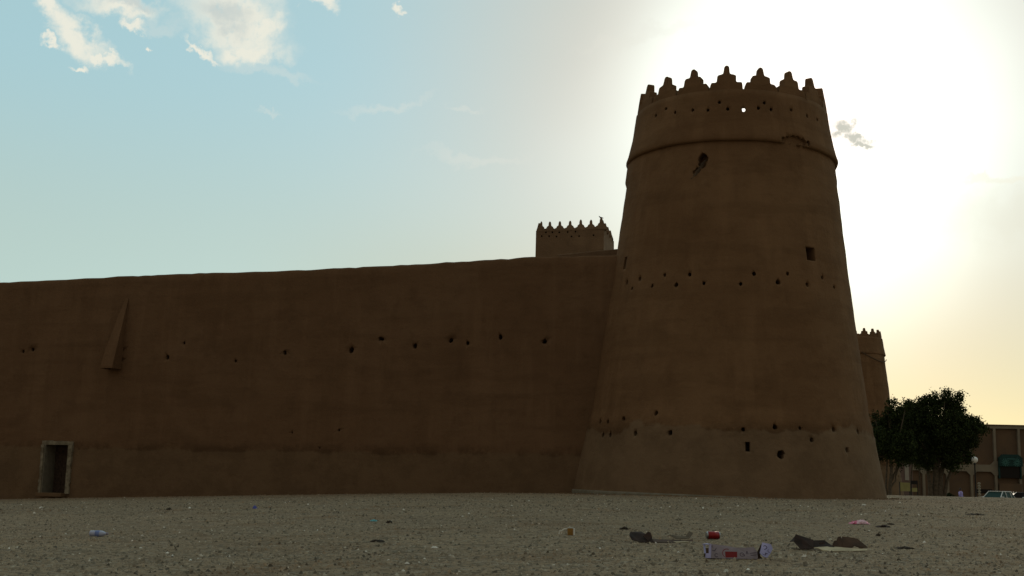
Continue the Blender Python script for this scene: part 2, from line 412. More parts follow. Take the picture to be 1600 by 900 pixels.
# drill the beam holes seen in the picture
def hole(mb, px, py, Rr_func, rad=.085, depth=.5, sides=9, sq=None, along=False):
    # find the surface point by stepping along the line of sight
    d = TI.to_3x3() @ ray(px, py); oo = TI @ Vector((0, 0, CAM_Z)); t = 30.0
    while t < 60:
        p = oo + d * t
        if math.hypot(p.x, p.y) <= Rr_func(p.z): break
        t += .02
    else: return
    a = math.atan2(p.y, p.x); n = Vector((math.cos(a), math.sin(a), 0)); up = Vector((0, 0, 1)); sd = up.cross(n)
    lc = p.copy(); o_ = lc + n * .3; e_ = lc - n * depth
    if along: o_ = lc - d * .4; e_ = lc + d * depth
    if sq:
        vs = []
        for q in (o_, e_):
            for (u, w) in ((-1, -1), (1, -1), (1, 1), (-1, 1)):
                vs.append(q + sd * u * sq[0] / 2 + up * w * sq[1] / 2)
        mb.add(vs, [(0, 1, 2, 3), (7, 6, 5, 4), (0, 4, 5, 1), (1, 5, 6, 2), (2, 6, 7, 3), (3, 7, 4, 0)])
    else:
        k = [rad * random.uniform(.82, 1.15) for _ in range(sides)]
        vs = []
        for q in (o_, e_):
            for j in range(sides):
                th = 2 * math.pi * j / sides; vs.append(q + sd * math.cos(th) * k[j] + up * math.sin(th) * k[j] * 1.1)
        fs = [tuple(reversed(range(sides))), tuple(range(sides, 2 * sides))] + [(j, (j + 1) % sides, sides + (j + 1) % sides, sides + j) for j in range(sides)]
        mb.add(vs, [tuple(reversed(f)) for f in fs])
    return lc, n, sd
hb = MB()
for px, py in ((1000, 436), (1020, 447), (1039, 430), (1057, 445), (1078, 429), (1100, 443), (1157, 444), (1178, 428), (1215, 441), (1230, 428),
               (1260, 445), (1284, 434), (1303, 449), (988, 451), (980, 441),
               (975, 654), (950, 659), (937, 659), (943, 680), (955, 680), (1025, 646), (994, 677), (1048, 676), (1161, 671), (1211, 667), (1250, 669), (1267, 688), (1302, 671), (1321, 703), (1340, 675)):
    hole(hb, px, py, prad, random.uniform(.065, .095))
hole(hb, 1168, 698, prad, sq=(.16, .34), depth=.6); hole(hb, 1219, 711, prad, .13, .6); hole(hb, 1222, 708, prad, .10, .6)
hole(hb, 1266, 397, prad, sq=(.44, .52), depth=.55)
hole(hb, 977, 411, prad, sq=(.20, .5), depth=.5)
bro = hole(hb, 1098, 247, prad, .20, .5, 11); hole(hb, 1097, 256, prad, .17, .45, 8); hole(hb, 1090, 266, prad, .12, .16, 8); hole(hb, 1085, 269, prad, .08, .12, 7)
cut(shaft, hb)
hb = MB()
def crad(z): return RC0 + (RT - RC0) * (z - ZC) / (ZT - ZC)
for px, py in ((1025, 181), (1041, 170), (1055, 176), (1082, 172), (1106, 172), (1124, 160), (1137, 170), (1185, 169), (1194, 161), (1205, 171), (1237, 172), (1262, 181), (1278, 187)):
    hole(hb, px, py, crad, .065, .40, 8)
hole(hb, 1162, 172, crad, .070, 1.3, 12, along=True)          # the one opening that goes right through, sloping like a spy hole
for px, py, r_ in ((1232, 219, .15), (1240, 218, .17), (1248, 219, .16), (1256, 222, .15), (1225, 218, .10), (1263, 224, .11), (1244, 223, .14)):
    hole(hb, px, py, lambda z: crad(ZC), r_, .30, 9)
cut(crown, hb)
mbp = MB()
if bro:
    lc, n_, s_ = bro
    for k in range(5):
        p0 = lc + n_ * (-.1) + s_ * (.12 - .05 * k) + Vector((0, 0, -.05 - .1 * k))
        mbp.tube([p0, p0 + n_ * (.18 + .05 * k) + s_ * (-.18 - .03 * k) + Vector((0, 0, -.22 - .05 * k))], [.022, .014], 5)
    mbp.build('broken_lath', WOOD, tower)
# merlons
def merlon_mesh(w, h, th, rad, outline=None, mat=MUD, seed=0):
    rr = random.Random(seed); j = lambda a: a * rr.uniform(.93, 1.07)
    out = [(-w * .5, -.06), (-w * .49, .03), (-w * .455, 0.27 * h - j(.02)), (-w * .43, j(.295) * h), (-w * .31, j(.31) * h), (-w * .285, j(.34) * h), (-w * .27, .57 * h), (-w * .23, j(.61) * h), (-w * .115, .645 * h), (-w * .095, .70 * h),
           (-w * .075, .92 * h), (-w * .045, .985 * h)]
    if outline: out = [(x * w * rr.uniform(.95, 1.05), z * h) for x, z in outline]
    pts = out + [(0, h)] + [(-x * rr.uniform(.94, 1.06) if z > 0 else -x, z) for x, z in reversed(out)]
    n = len(pts); V = []
    for s_ in (0, 1):
        for (x, z) in pts:
            lean = .10 * z / h
            t = th * (1 - .35 * max(0, z) / h)
            y = (-t / 2 if s_ == 0 else t / 2) + lean
            V.append((x, y, z))
    if rad:                                   # bend round the tower axis
        V = [((rad - 0 - y) * math.sin(x / rad), rad - (rad - y) * math.cos(x / rad), z) for x, y, z in V]
    Fs = [tuple(range(n))[::-1], tuple(range(n, 2 * n))] + [(i, (i + 1) % n, n + (i + 1) % n, n + i) for i in range(n)]
    me = bpy.data.meshes.new('merlon'); me.from_pydata(V, [], Fs); me.materials.append(mat)
    bm = bmesh.new(); bm.from_mesh(me); bmesh.ops.recalc_face_normals(bm, faces=bm.faces)
    bmesh.ops.bevel(bm, geom=bm.edges[:], offset=.014 * w / 1.1, segments=2, affect='EDGES', clamp_overlap=True); bm.to_mesh(me); bm.free()
    return me
RM = RT - .205
mer = [merlon_mesh(2 * math.pi * RM / 18 * .98, 1.02, .40, RM, seed=k) for k in range(5)]
for k in range(18):
    a = ang_of(1134, axdepth(TX, TY - 4, 15.5), RM) + k * 2 * math.pi / 18
    o = bpy.data.objects.new('merlon', mer[k % 5]); COL.objects.link(o); o.parent = tower
    o.location = (RM * math.cos(a), RM * math.sin(a), ZT); o.rotation_euler = (random.uniform(-.02, .02), random.uniform(-.02, .02), a + math.pi / 2)
    o.scale = (1, 1, random.uniform(.96, 1.04))
# footing strip
fv, ff = ring_mesh([(prad(0) + .05, -.4), (prad(0) + .10, .0), (prad(0) + .07, .06), (prad(0) - .2, .08), (prad(0) - .3, -.4)], 128, .02, True)
mesh('footing', fv, ff, REVEAL, tower, True)
# far tower: copy
FS = .755
ft = tower.copy(); COL.objects.link(ft); ft.location = (at(1328, 600, 110).x, 110, 2.25); ft.rotation_euler = (0, 0, 2.2); ft.scale = (FS,) * 3
ft['label'] = 'second round mud tower, mostly hidden, seen above the trees right of the big tower'
for ch in list(tower.children):
    if ch.name.startswith('footing') or ch.name.startswith('broken'): continue
    c = ch.copy(); COL.objects.link(c); c.parent = ft
    if ch is shaft: c.scale = (1, 1, 1.35); c.location = (0, 0, -4.65)
# drooping cable on the far tower
mc = MB(); rr_ = RC0 + .05
pts = []
for i in range(13):
    u = i / 12; a = DIRC - .12 + .35 + 1.15 * u - 2.2; pts.append((rr_ * math.cos(a), rr_ * math.sin(a), ZC + .15 - 1.0 * math.sin(u * math.pi * .8)))
mc.tube(pts, .05, 5); mc.build('drainpipe', WOOD, ft)

# ------------------------------------------------------------------ curtain wall
XA, YA = at(0, 600, 55).x, 55.0; XB, YB = at(960, 600, 47.6).x, 47.6
sl = (YB - YA) / (XB - XA)
def wy(x): return YA + (x - XA) * sl
wdir = Vector((1, sl, 0)).normalized(); wn_ = Vector((sl, -1, 0)).normalized()     # wn_ faces the square
TOPS = []
for px, py in ((-400, 458), (0, 440), (130, 434), (260, 427.5), (480, 420.5), (640, 412), (740, 406), (830, 400.5), (965, 397)):
    d = ray(px, py); t = (YA - XA * sl) / (d.y - d.x * sl); TOPS.append((d.x * t, CAM_Z + d.z * t))
TOPS.append((9.5, TOPS[-1][1]))
def ztop(x):
    if x <= TOPS[0][0]: return TOPS[0][1]
    for (a, b), (c, d) in zip(TOPS, TOPS[1:]):
        if x <= c: return b + (d - b) * (x - a) / (c - a)
    return TOPS[-1][1]
wv, wf = [], []
XS = np.arange(-52, 7.01, .33); nz = 44; BAT = .045
sec = []
for x in XS:
    zt = ztop(x) + .05 * noise.noise(Vector((x * .7, 0, 3))) + .035 * noise.noise(Vector((x * 2.6, 1, 3)))
    zb = -2.2; row = []
    for k in range(nz + 1):
        z = zb + (zt - .12 - zb) * k / nz; off = BAT * (zt - z) * .6
        p = Vector((x, wy(x), z)); off += .05 * fbm(p, .3, 3) + .022 * fbm(p, 1.3, 3)
        row.append(p + wn_ * off)
    p = Vector((x, wy(x), zt))
    row += [p + wn_ * (-.06) + Vector((0, 0, -.03)), p + wn_ * (-.22), p + wn_ * (-.55) + Vector((0, 0, .02)), p + wn_ * (-.78) + Vector((0, 0, -.08)), Vector((x, wy(x), zt - .5)) - wn_ * .85, Vector((x, wy(x), zb)) - wn_ * 1.6]
    sec.append(row)
m = len(sec[0])
for r_ in sec: wv += r_
for i in range(len(sec) - 1):
    for k in range(m):
        a, b = i * m + k, (i + 1) * m + k; k2 = (k + 1) % m
        wf.append((a, b, i * m + m + k2, i * m + k2))
wf.append(tuple(reversed([k for k in range(m)]))[::-1]); wf.append(tuple((len(sec) - 1) * m + k for k in range(m))[::-1])
wall = mesh('fort_wall', wv, wf, MUDW, smooth=True)
bm = bmesh.new(); bm.from_mesh(wall.data); bmesh.ops.recalc_face_normals(bm, faces=bm.faces); bm.to_mesh(wall.data); bm.free()
tag(wall, 'long plain mud brick wall with a small doorway, running left from the big round tower', 'fort wall')
def on_wall(px, py):
    d = ray(px, py); t = (YA - XA * sl) / (d.y - d.x * sl); p = Vector((0, 0, CAM_Z)) + d * t
    off = BAT * (ztop(p.x) - p.z) * .6
    c0 = YA - XA * sl + off * math.sqrt(1 + sl * sl) * -1
    t = c0 / (d.y - d.x * sl); return Vector((0, 0, CAM_Z)) + d * t
def frame_cut(mb, p, w, h, deep, out=.4, n=None):
    vs = []
    for q in (out, -deep):
        for (u, z) in ((-w / 2, 0), (w / 2, 0), (w / 2, h), (-w / 2, h)): vs.append(p + wn_ * q + wdir * u + Vector((0, 0, z)))
    mb.add(vs, [(3, 2, 1, 0), (4, 5, 6, 7), (0, 1, 5, 4), (1, 2, 6, 5), (2, 3, 7, 6), (3, 0, 4, 7)])
hb = MB()
for px, py, r_ in ((36, 549, .08), (51, 546, .10), (262, 558, .10), (288, 536, .08), (368, 564, .07), (445, 551, .11), (549, 547, .14), (594, 529, .10), (598, 530, .08), (648, 540, .11), (705, 532, .11), (731, 536, .09),
                   (782, 527, .11), (851, 534, .11), (191, 546, .09), (190, 562, .09), (530, 672, .05), (457, 676, .04), (500, 700, .04)):
    p = on_wall(px, py); k = [r_ * random.uniform(.66, 1.05) for _ in range(9)]; vs = []
    for q in (.3, -.5):
        for j in range(9):
            th = 2 * math.pi * j / 9; vs.append(p + wn_ * q + wdir * math.cos(th) * k[j] + Vector((0, 0, math.sin(th) * k[j] * 1.15)))
    hb.add(vs, [tuple(range(9)), tuple(reversed(range(9, 18)))] + [(j, 9 + j, 9 + (j + 1) % 9, (j + 1) % 9) for j in range(9)])
DPx = on_wall(83, 771); DPt = on_wall(82, 695)
DW, DH = 1.25, DPt.z - DPx.z
DP = DPx.copy(); frame_cut(hb, DP, DW, DH, .95, out=.6)
cut(wall, hb)
# door surround, reveal and door
def wl(p, u, q, z): return p + wdir * u + wn_ * q + Vector((0, 0, z))
def wbox(mb, p, u0, u1, q0, q1, z0, z1):
    vs = [wl(p, u, q, z) for z in (z0, z1) for (u, q) in ((u0, q1), (u1, q1), (u1, q0), (u0, q0))]
    mb.add(vs, [(3, 2, 1, 0), (4, 5, 6, 7), (0, 1, 5, 4), (1, 2, 6, 5), (2, 3, 7, 6), (3, 0, 4, 7)])
fr = MB()
def rough_strip(mb, p, u0, u1, z0, z1, q, along_z, n=14):
    for k in range(n):
        if along_z:
            a, b = z0 + (z1 - z0) * k / n, z0 + (z1 - z0) * (k + 1) / n
            e = random.uniform(-.025, .025)
            wbox(mb, p, u0 - (e if u0 < 0 else 0), u1 + (e if u0 > 0 else 0), -.2, q + random.uniform(-.006, .006), a, b)
        else:
            a, b = u0 + (u1 - u0) * k / n, u0 + (u1 - u0) * (k + 1) / n
            wbox(mb, p, a, b, -.2, q + random.uniform(-.006, .006), z0, z1 + random.uniform(-.02, .03))
rough_strip(fr, DP, -DW / 2 - .13, -DW / 2, .0, DH, .075, True)
rough_strip(fr, DP, DW / 2, DW / 2 + .2, .0, DH, .075, True)
rough_strip(fr, DP, -DW / 2 - .14, DW / 2 + .21, DH, DH + .17, .02, False, 12)
df = fr.build('door_frame', TRIM, wall)
rv = MB(); wbox(rv, DP, -DW / 2 - .02, -DW / 2 + .05, -.88, .02, -.05, DH + .01); rv.build('door_reveal', REVEAL, wall)
dm = MB()
for k in range(6): wbox(dm, DP, -DW / 2 + .06 + k * .20, -DW / 2 + .06 + k * .20 + .192, -.80, -.74 + .006 * (k % 2), -.02, DH - .02)
door = dm.build('door', WOODD, wall)
dmm = MB(); wbox(dmm, DP, DW / 2 - .32, DW / 2 - .28, -.74, -.69, 1.0, 1.14); dmm.build('door_handle', WOOD, door)
st = MB(); wbox(st, DP, -.66, .66, -.3, .38, -.14, .03); bevel(st.build('doorstep', MUDW, wall), .02)
# drop box above the door's right
A0 = on_wall(172, 575); AT = on_wall(196, 466)
q0 = BAT * 0
bw = .62; H_ = AT.z - A0.z; PJ = .72
base_p = on_wall(190, 575) - wdir * bw / 2
vs = []
rowsn = 12
for k in range(rowsn + 1):
    u = k / rowsn; pj = PJ * (1 - u) + .0; z = H_ * u
    ul, ur = -bw / 2 + (bw - .12) * u ** 1.3, bw / 2 + .04 * u
    for (uu, qq) in ((ul, -.25), (ur, -.25), (ur, pj), (ul, pj)): vs.append(wl(base_p, uu, qq - (.0 if qq > 0 else 0) - BAT * .6 * z * (1 if qq > 0 else 1) + .02 * (1 - u), z))
db = MB(); fs = []
for k in range(rowsn):
    a, b = k * 4, k * 4 + 4; fs += [(a + j, a + (j + 1) % 4, b + (j + 1) % 4, b + j) for j in range(4)]
fs += [(rowsn * 4, rowsn * 4 + 1, rowsn * 4 + 2, rowsn * 4 + 3)]
# bottom rim with an opening
db.add(vs, fs)
inner = [wl(base_p, uu, qq, zz) for zz in (0, .9) for (uu, qq) in ((-bw / 2 + .1, -.2), (bw / 2 - .1, -.2), (bw / 2 - .1, PJ - .15 - zz * .3), (-bw / 2 + .1, PJ - .15 - zz * .3))]
k0 = len(db.v); db.v += [tuple(p) for p in inner]
for j in range(4):
    db.f.append((j, k0 + j, k0 + (j + 1) % 4, (j + 1) % 4)); db.f.append((k0 + j, k0 + 4 + j, k0 + 4 + (j + 1) % 4, k0 + (j + 1) % 4))
db.f.append((k0 + 4, k0 + 7, k0 + 6, k0 + 5))
bevel(db.build('drop_box', MUDW, wall), .05, 3)
lip = MB()
for u0, u1, a, b in ((-bw / 2 - .03, bw / 2 + .03, PJ - .1, PJ + .05), (-bw / 2 - .04, -bw / 2 + .05, -.1, PJ - .1), (bw / 2 - .05, bw / 2 + .04, -.1, PJ - .1)): wbox(lip, base_p, u0, u1, a, b, -.07, .03)
lip.build('drop_box_lip', MUDW, wall)
# low footing along the wall
fo = MB()
for i in range(0, len(XS) - 1):
    x0, x1 = XS[i], XS[i + 1]
    pc = Vector(((x0 + x1) / 2, wy((x0 + x1) / 2), gz((x0 + x1) / 2, wy((x0 + x1) / 2) - .6)))
    off = BAT * .6 * (ztop(x0) - pc.z)
    if abs((pc - DP).dot(wdir)) < .75: continue
    wbox(fo, pc, -(x1 - x0) / 2 * 1.035 - .004, (x1 - x0) / 2 * 1.035 + .004, off - .4, off + .11 + random.uniform(-.01, .01), -.4, .05 + random.uniform(-.012, .012))
fo.build('footing', MUDW, wall)

# crumbs of fallen plaster along the foot of wall and tower
fv_, ff_ = [], []
def clod(x, y, s):
    k = len(fv_); z = gz(x, y)
    for (a, b2, c) in ((1, 0, 0), (.3, .9, 0), (-.8, .6, 0), (-.9, -.5, 0), (.2, -1, 0), (.1, .1, .75), (.5, -.3, .55)):
        fv_.append((x + (a + random.gauss(0, .15)) * s, y + (b2 + random.gauss(0, .15)) * s, z + (c + (-.3 if c == 0 else random.gauss(0, .1))) * s))
    ff_.extend([(k + a, k + b2, k + c) for a, b2, c in ((0, 1, 5), (1, 2, 5), (2, 3, 5), (3, 4, 6), (4, 0, 6), (0, 5, 6), (3, 6, 5))])
for _ in range(1500):
    x = random.uniform(-30, 3.5); q_ = abs(random.gauss(0, .35)); sz = .012 + .06 * random.random() ** 4
    p = Vector((x, wy(x), 0)) + wn_ * (BAT * .6 * 10 + .16 + q_); clod(p.x, p.y, sz)
for _ in range(900):
    a = DIRC + random.uniform(-1.6, 1.6); r_ = prad(0) + .14 + abs(random.gauss(0, .35)); clod(TX + math.cos(a) * r_, TY + math.sin(a) * r_, .012 + .06 * random.random() ** 4)
tag(mesh('fallen_plaster', fv_, ff_, MUD), 'crumbs of fallen mud plaster along the foot of the wall and tower', kind='stuff')

# inner roof parapet just behind the wall beside the tower
rp = MB()
p0 = at(872, 394, 52); p1 = at(985, 388.5, 51)
rp.slab([(p0.x, p0.y, 5), (p1.x, p1.y, 5), (p1.x, p1.y, p1.z), (p0.x, p0.y, at(872, 399.5, 52).z)], .5)
o = bevel(rp.build('roof_parapet', MUDK), .05); tag(o, 'low mud parapet showing above the wall top between square keep and round tower', 'parapet')

# ------------------------------------------------------------------ square keep tower
KY = 80.0
kl, kr = at(835, 395, KY), at(943.5, 395, KY); kt = at(900, 359, KY)
keep = empty('keep_tower', (kl.x, KY, 0))
tag(keep, 'small square mud tower with sawtooth merlons peeking over the wall top', 'tower')
tl = at(837.5, 362, KY).x - kl.x; tr = at(943.5, 357, KY).x - kl.x
fdir = Vector((kr.x - kl.x, 0, 0)); wK = kr.x - kl.x
bk_r = at(962, 395, KY + 4.6).x - kl.x; bk_rt = at(959.5, 356, KY + 4.6).x - kl.x
zb, zt = 6.0, kt.z; zR = at(943, 356, KY).z; zL = at(838, 360.5, KY).z
V8 = []
def kp(u, v_, w):        # u along the front, v_ into depth, w height 0..1
    x = (0 + (wK) * u) * (1 - w) + (tl + (tr - tl) * u) * w
    z = zb + ((zL + (zR - zL) * u) - zb) * w
    xb = (0.3 + (bk_r - .3) * u) * (1 - w) + (.45 + (bk_rt - .45) * u) * w
    return Vector((x + (xb - x) * v_, 4.6 * v_, z))
body = [kp(0, 0, 0), kp(1, 0, 0), kp(1, 1, 0), kp(0, 1, 0), kp(0, 0, 1), kp(1, 0, 1), kp(1, 1, 1), kp(0, 1, 1)]
kb = mesh('keep_wall', body, [(3, 2, 1, 0), (4, 5, 6, 7), (0, 1, 5, 4), (1, 2, 6, 5), (2, 3, 7, 6), (3, 0, 4, 7)], MUDK, keep)
hb = MB()
for px, py in ((846.5, 369), (858, 369), (869.5, 369.5), (893, 369.5), (905, 369), (927.5, 367.5), (853, 363), (863, 363), (874, 363), (887, 362.5), (899, 362), (953, 366)):
    p = at(px, py, KY); hb.box((p.x - kl.x, .1 if px < 945 else .8, p.z), (.10, .8, .12))
cut(kb, hb)
KO = [(-.5, -.10), (-.5, .14), (-.42, .20), (-.31, .28), (-.29, .40), (-.17, .50), (-.13, .58), (-.115, .82), (-.06, .97)]
mk = merlon_mesh(.74, .72, .34, None, mat=MUDK, seed=9, outline=KO)
mfin = merlon_mesh(.86, .84, .40, None, mat=MUDK, seed=4, outline=KO)
def addm(u, v_, rz, sc=1, me=mk):
    p = kp(u, v_, 1); o = bpy.data.objects.new('merlon', me); COL.objects.link(o); o.parent = keep; o.location = (p.x, p.y, p.z - .02); o.rotation_euler = (0, 0, rz); o.scale = (sc, 1, random.uniform(.92, 1.06)); return o
for px in (859, 874.5, 890.5, 907, 923): addm((at(px, 350, KY).x - kl.x - tl) / (tr - tl), .035, 0)
addm(.075, .035, 0, .85, mk)
addm(.955, .035, 0, .9, mfin)
for u in (.1, .25, .4, .55, .7, .85): addm(u, .97, math.pi, .95)
for v_ in (.12, .37, .62, .87): addm(.97, v_, math.pi / 2); addm(.03, v_, -math.pi / 2)
pk = kp(.955, .03, 1)
# bird on the corner merlon
def skin(name, nodes, edges, mat, parent, sub=1):
    me = bpy.data.meshes.new(name); me.from_pydata([n[0] for n in nodes], edges, []); o = bpy.data.objects.new(name, me); COL.objects.link(o)
    md = o.modifiers.new('skin', 'SKIN'); md.use_smooth_shade = True
    if not me.skin_vertices: me.attributes  # skin layer comes with the modifier
    sk_ = me.skin_vertices[0].data if me.skin_vertices else None
    if sk_ is None:
        bm = bmesh.new(); bm.from_mesh(me); bm.verts.layers.skin.verify(); bm.to_mesh(me); bm.free(); sk_ = me.skin_vertices[0].data
    for i, n in enumerate(nodes):
        r_ = n[1]; sk_[i].radius = (r_, r_) if not isinstance(r_, tuple) else r_
    sk_[0].use_root = True
    o.modifiers.new('sub', 'SUBSURF').levels = sub; o.modifiers['sub'].render_levels = sub
    dg = bpy.context.evaluated_depsgraph_get(); me2 = bpy.data.meshes.new_from_object(o.evaluated_get(dg)); o.modifiers.clear()
    me2.materials.clear(); me2.materials.append(mat); me2.polygons.foreach_set('use_smooth', [True] * len(me2.polygons)); o.data = me2
    if parent: o.parent = parent
    return o
BIRD = varied('dark_feathers', (.05, .045, .04), (.09, .08, .07), 30, .8)
bz = pk.z + .66
b = skin('bird', [((0, 0, .09), .055), ((-.08, 0, .10), .05), ((-.13, 0, .16), .03), ((-.15, 0, .185), .032), ((-.19, 0, .18), .010), ((.09, 0, .08), .035), ((.20, 0, .05), .014),
                  ((0, .02, .03), .008), ((0, .02, -.01), .007), ((0, -.02, .03), .008), ((0, -.02, -.01), .007)],
         [(0, 1), (1, 2), (2, 3), (3, 4), (0, 5), (5, 6), (0, 7), (7, 8), (0, 9), (9, 10)], BIRD, None)
b.location = (kl.x + pk.x, KY + pk.y + .1, bz + .04); b.rotation_euler = (0, 0, .2); b.scale = (.95,) * 3
tag(b, 'small dark bird perched on the right corner merlon of the square tower', 'bird')

# ------------------------------------------------------------------ far building (about 150 m away)
BY = 150.0; GB = -1.25
BEIGE = varied('beige_render', (.26, .225, .165), (.215, .185, .14), .5, .95, .2, .02)
BROWN = varied('brown_panel_render', (.155, .10, .060), (.125, .085, .055), .5, .95, .2, .02)
TEAL = varied('teal_paint', (.014, .055, .050), (.009, .036, .034), 3, .6, .1, .01)
TEALL = varied('light_teal_paint', (.07, .19, .17), (.05, .15, .135), 3, .6, .1, .01)
GLASS = pbr('dark_glass', (.012, .010, .010), .3, .15)
def bx(px, py=700): return at(px, py, BY).x
def bz_(py, px=1540): return at(px, py, BY).z
bld = empty('beige_building', (bx(1380), BY, GB))
tag(bld, 'two storey beige building with recessed brown panels and a teal entrance, right edge', 'building')
ox = bx(1380)
zr, zband0, zband1 = bz_(664) - GB, bz_(737) - GB, bz_(726) - GB
x_end = bx(1790) - ox
core_ = MB(); core_.box((x_end / 2, 6.3, zr / 2 - .15), (x_end, 12, zr + .3 - .6)); core_.build('wall', BROWN, bld)
# piers and bands form the frame around the recessed panels, corners chamfered
piers = [1405, 1442, 1479, 1516.5, 1554.5, 1592.5, 1630, 1667, 1704, 1741, 1778]
fm = MB()
def pbox(x0, x1, z0, z1, y0=-.05, y1=.45): fm.box(((x0 + x1) / 2, (y0 + y1) / 2, (z0 + z1) / 2), (x1 - x0, y1 - y0, z1 - z0))
pw = .30
pbox(0, x_end, zr - .42, zr - .02, -.06, .5)
pbox(0, x_end, zband0, zband1, -.04, .5)
pbox(0, x_end, 0, .5, -.03, .5)
bays = [bx(p) - ox for p in piers]
for p in bays:
    for (za, zb2) in ((.5, zband0), (zband1, zr - .42)):
        pbox(p - pw / 2, p + pw / 2, za + .002, zb2 - .002, -.05, .5)
def chamf(x, z, sx, sz, s=.5):
    fm.slab([(x, -.02, z), (x + sx * s, -.02, z), (x, -.02, z + sz * s)], .12)
for a, b2 in zip(bays, bays[1:]):
    for zc, s in ((zband0, -1), (zband1, 1)):
        chamf(a + pw / 2, zc, 1, s); chamf(b2 - pw / 2, zc, -1, s)
fm.build('facade_frame', BEIGE, bld)
cop = MB(); cop.box((x_end / 2, .2, zr + .03), (x_end + .2, .75, .10)); cop.build('coping', BROWN, bld)
for k, (a, b2) in enumerate(zip(bays, bays[1:])):
    if abs((a + b2) / 2 - (bx(1573) - ox)) < .8: continue
    w = MB(); cx = (a + b2) / 2
    w.box((cx, .26, zband1 + 1.9), (1.1, .1, 1.3)); wi = None
    if k in (0, 2): w.build('window', GLASS, bld)
    if k == 3:
        w2 = MB(); w2.box((cx + .1, .27, 1.5), (1.9, .12, .5)); w2.build('shutter_box', GLASS, bld)
# teal entrance in the bay around 1573
ex = bx(1575.5) - ox; ew = bx(1594) - bx(1558)
z0e, z1e = bz_(746) - GB, bz_(709.5) - GB
e1 = MB(); e1.box((ex, -.10, (bz_(728) - GB + z0e) / 2), (ew - .35, .12, (bz_(728) - GB) - z0e)); e1.build('entrance_glass', GLASS, bld)
can = MB()
can.slab([(ex - ew / 2, -.4, bz_(728) - GB), (ex + ew / 2, -.4, bz_(728) - GB), (ex + ew / 2, -.4, bz_(715) - GB), (ex + ew / 2 - .5, -.4, z1e), (ex - ew / 2 + .5, -.4, z1e), (ex - ew / 2, -.4, bz_(715) - GB)], .5)
cn = can.build('entrance_canopy', TEAL, bld)
lat = MB(); zl = bz_(722) - GB
for sx in (-.25, .25):
    for k in range(6):
        a = k * math.pi / 6
        M = Matrix.Rotation(a, 4, 'Y'); lat.box((ex + sx * ew, -.68, zl), (1.0, .05, .07), M)
lat.box((ex, -.68, bz_(716.5) - GB), (1.1, .05, .10)); lat.build('lattice', TEALL, cn)
e2 = MB(); e2.box((ex, -.12, 1.3), (ew - .1, .2, 2.4)); e2.build('entrance_wall', BROWN, bld)
for s in (-1, 1): MB().box((ex + s * (ew / 2 - .1), -.15, (z0e + .2 + bz_(728) - GB) / 2), (.16, .3, bz_(728) - GB - z0e + .4)).build('door_post', TEAL, bld)
# pinkish wall behind the small tree
pb = empty('side_building', (at(1374, 700, 140).x, 140, GB))
tag(pb, 'dim pinkish building with tall pale panels, glimpsed between trunks behind the small tree', 'building')
PINK = varied('pink_render', (.20, .135, .11), (.17, .12, .10), .6, .95)
s_ = 140 / F
q_ = MB(); q_.box((1.9, 2, 2.9), (3.8, 4, 5.8)); q_.build('wall', PINK, pb)
PALE = varied('pale_panel_render', (.42, .38, .31), (.34, .31, .26), .6, .95)
for u, w_, za, zb2 in ((1.75, .35, 3.3, 5.0), (3.1, .45, 2.6, 5.2)):
    q_ = MB(); q_.box((u, -.04, (za + zb2) / 2), (w_, .14, zb2 - za)); q_.build('panel', PALE, pb)

# road
rd_ = MB(); rd_.add([(-5, 108, GB + .012), (200, 108, GB + .012), (200, 141, GB + .012), (-5, 141, GB + .012)], [(0, 1, 2, 3)])
tag(rd_.build('road', varied('asphalt', (.05, .05, .05), (.065, .062, .058), 3, .9)), kind='structure')
for (xc) in range(0, 34):
    pass
rl = MB()
for k in range(30): rl.box((k * 6 + 2, 124, GB + .018), (2.5, .12, .004))
o = rl.build('road_marking', varied('road_paint', (.7, .7, .66), (.6, .6, .56), 8, .8)); tag(o, kind='structure')

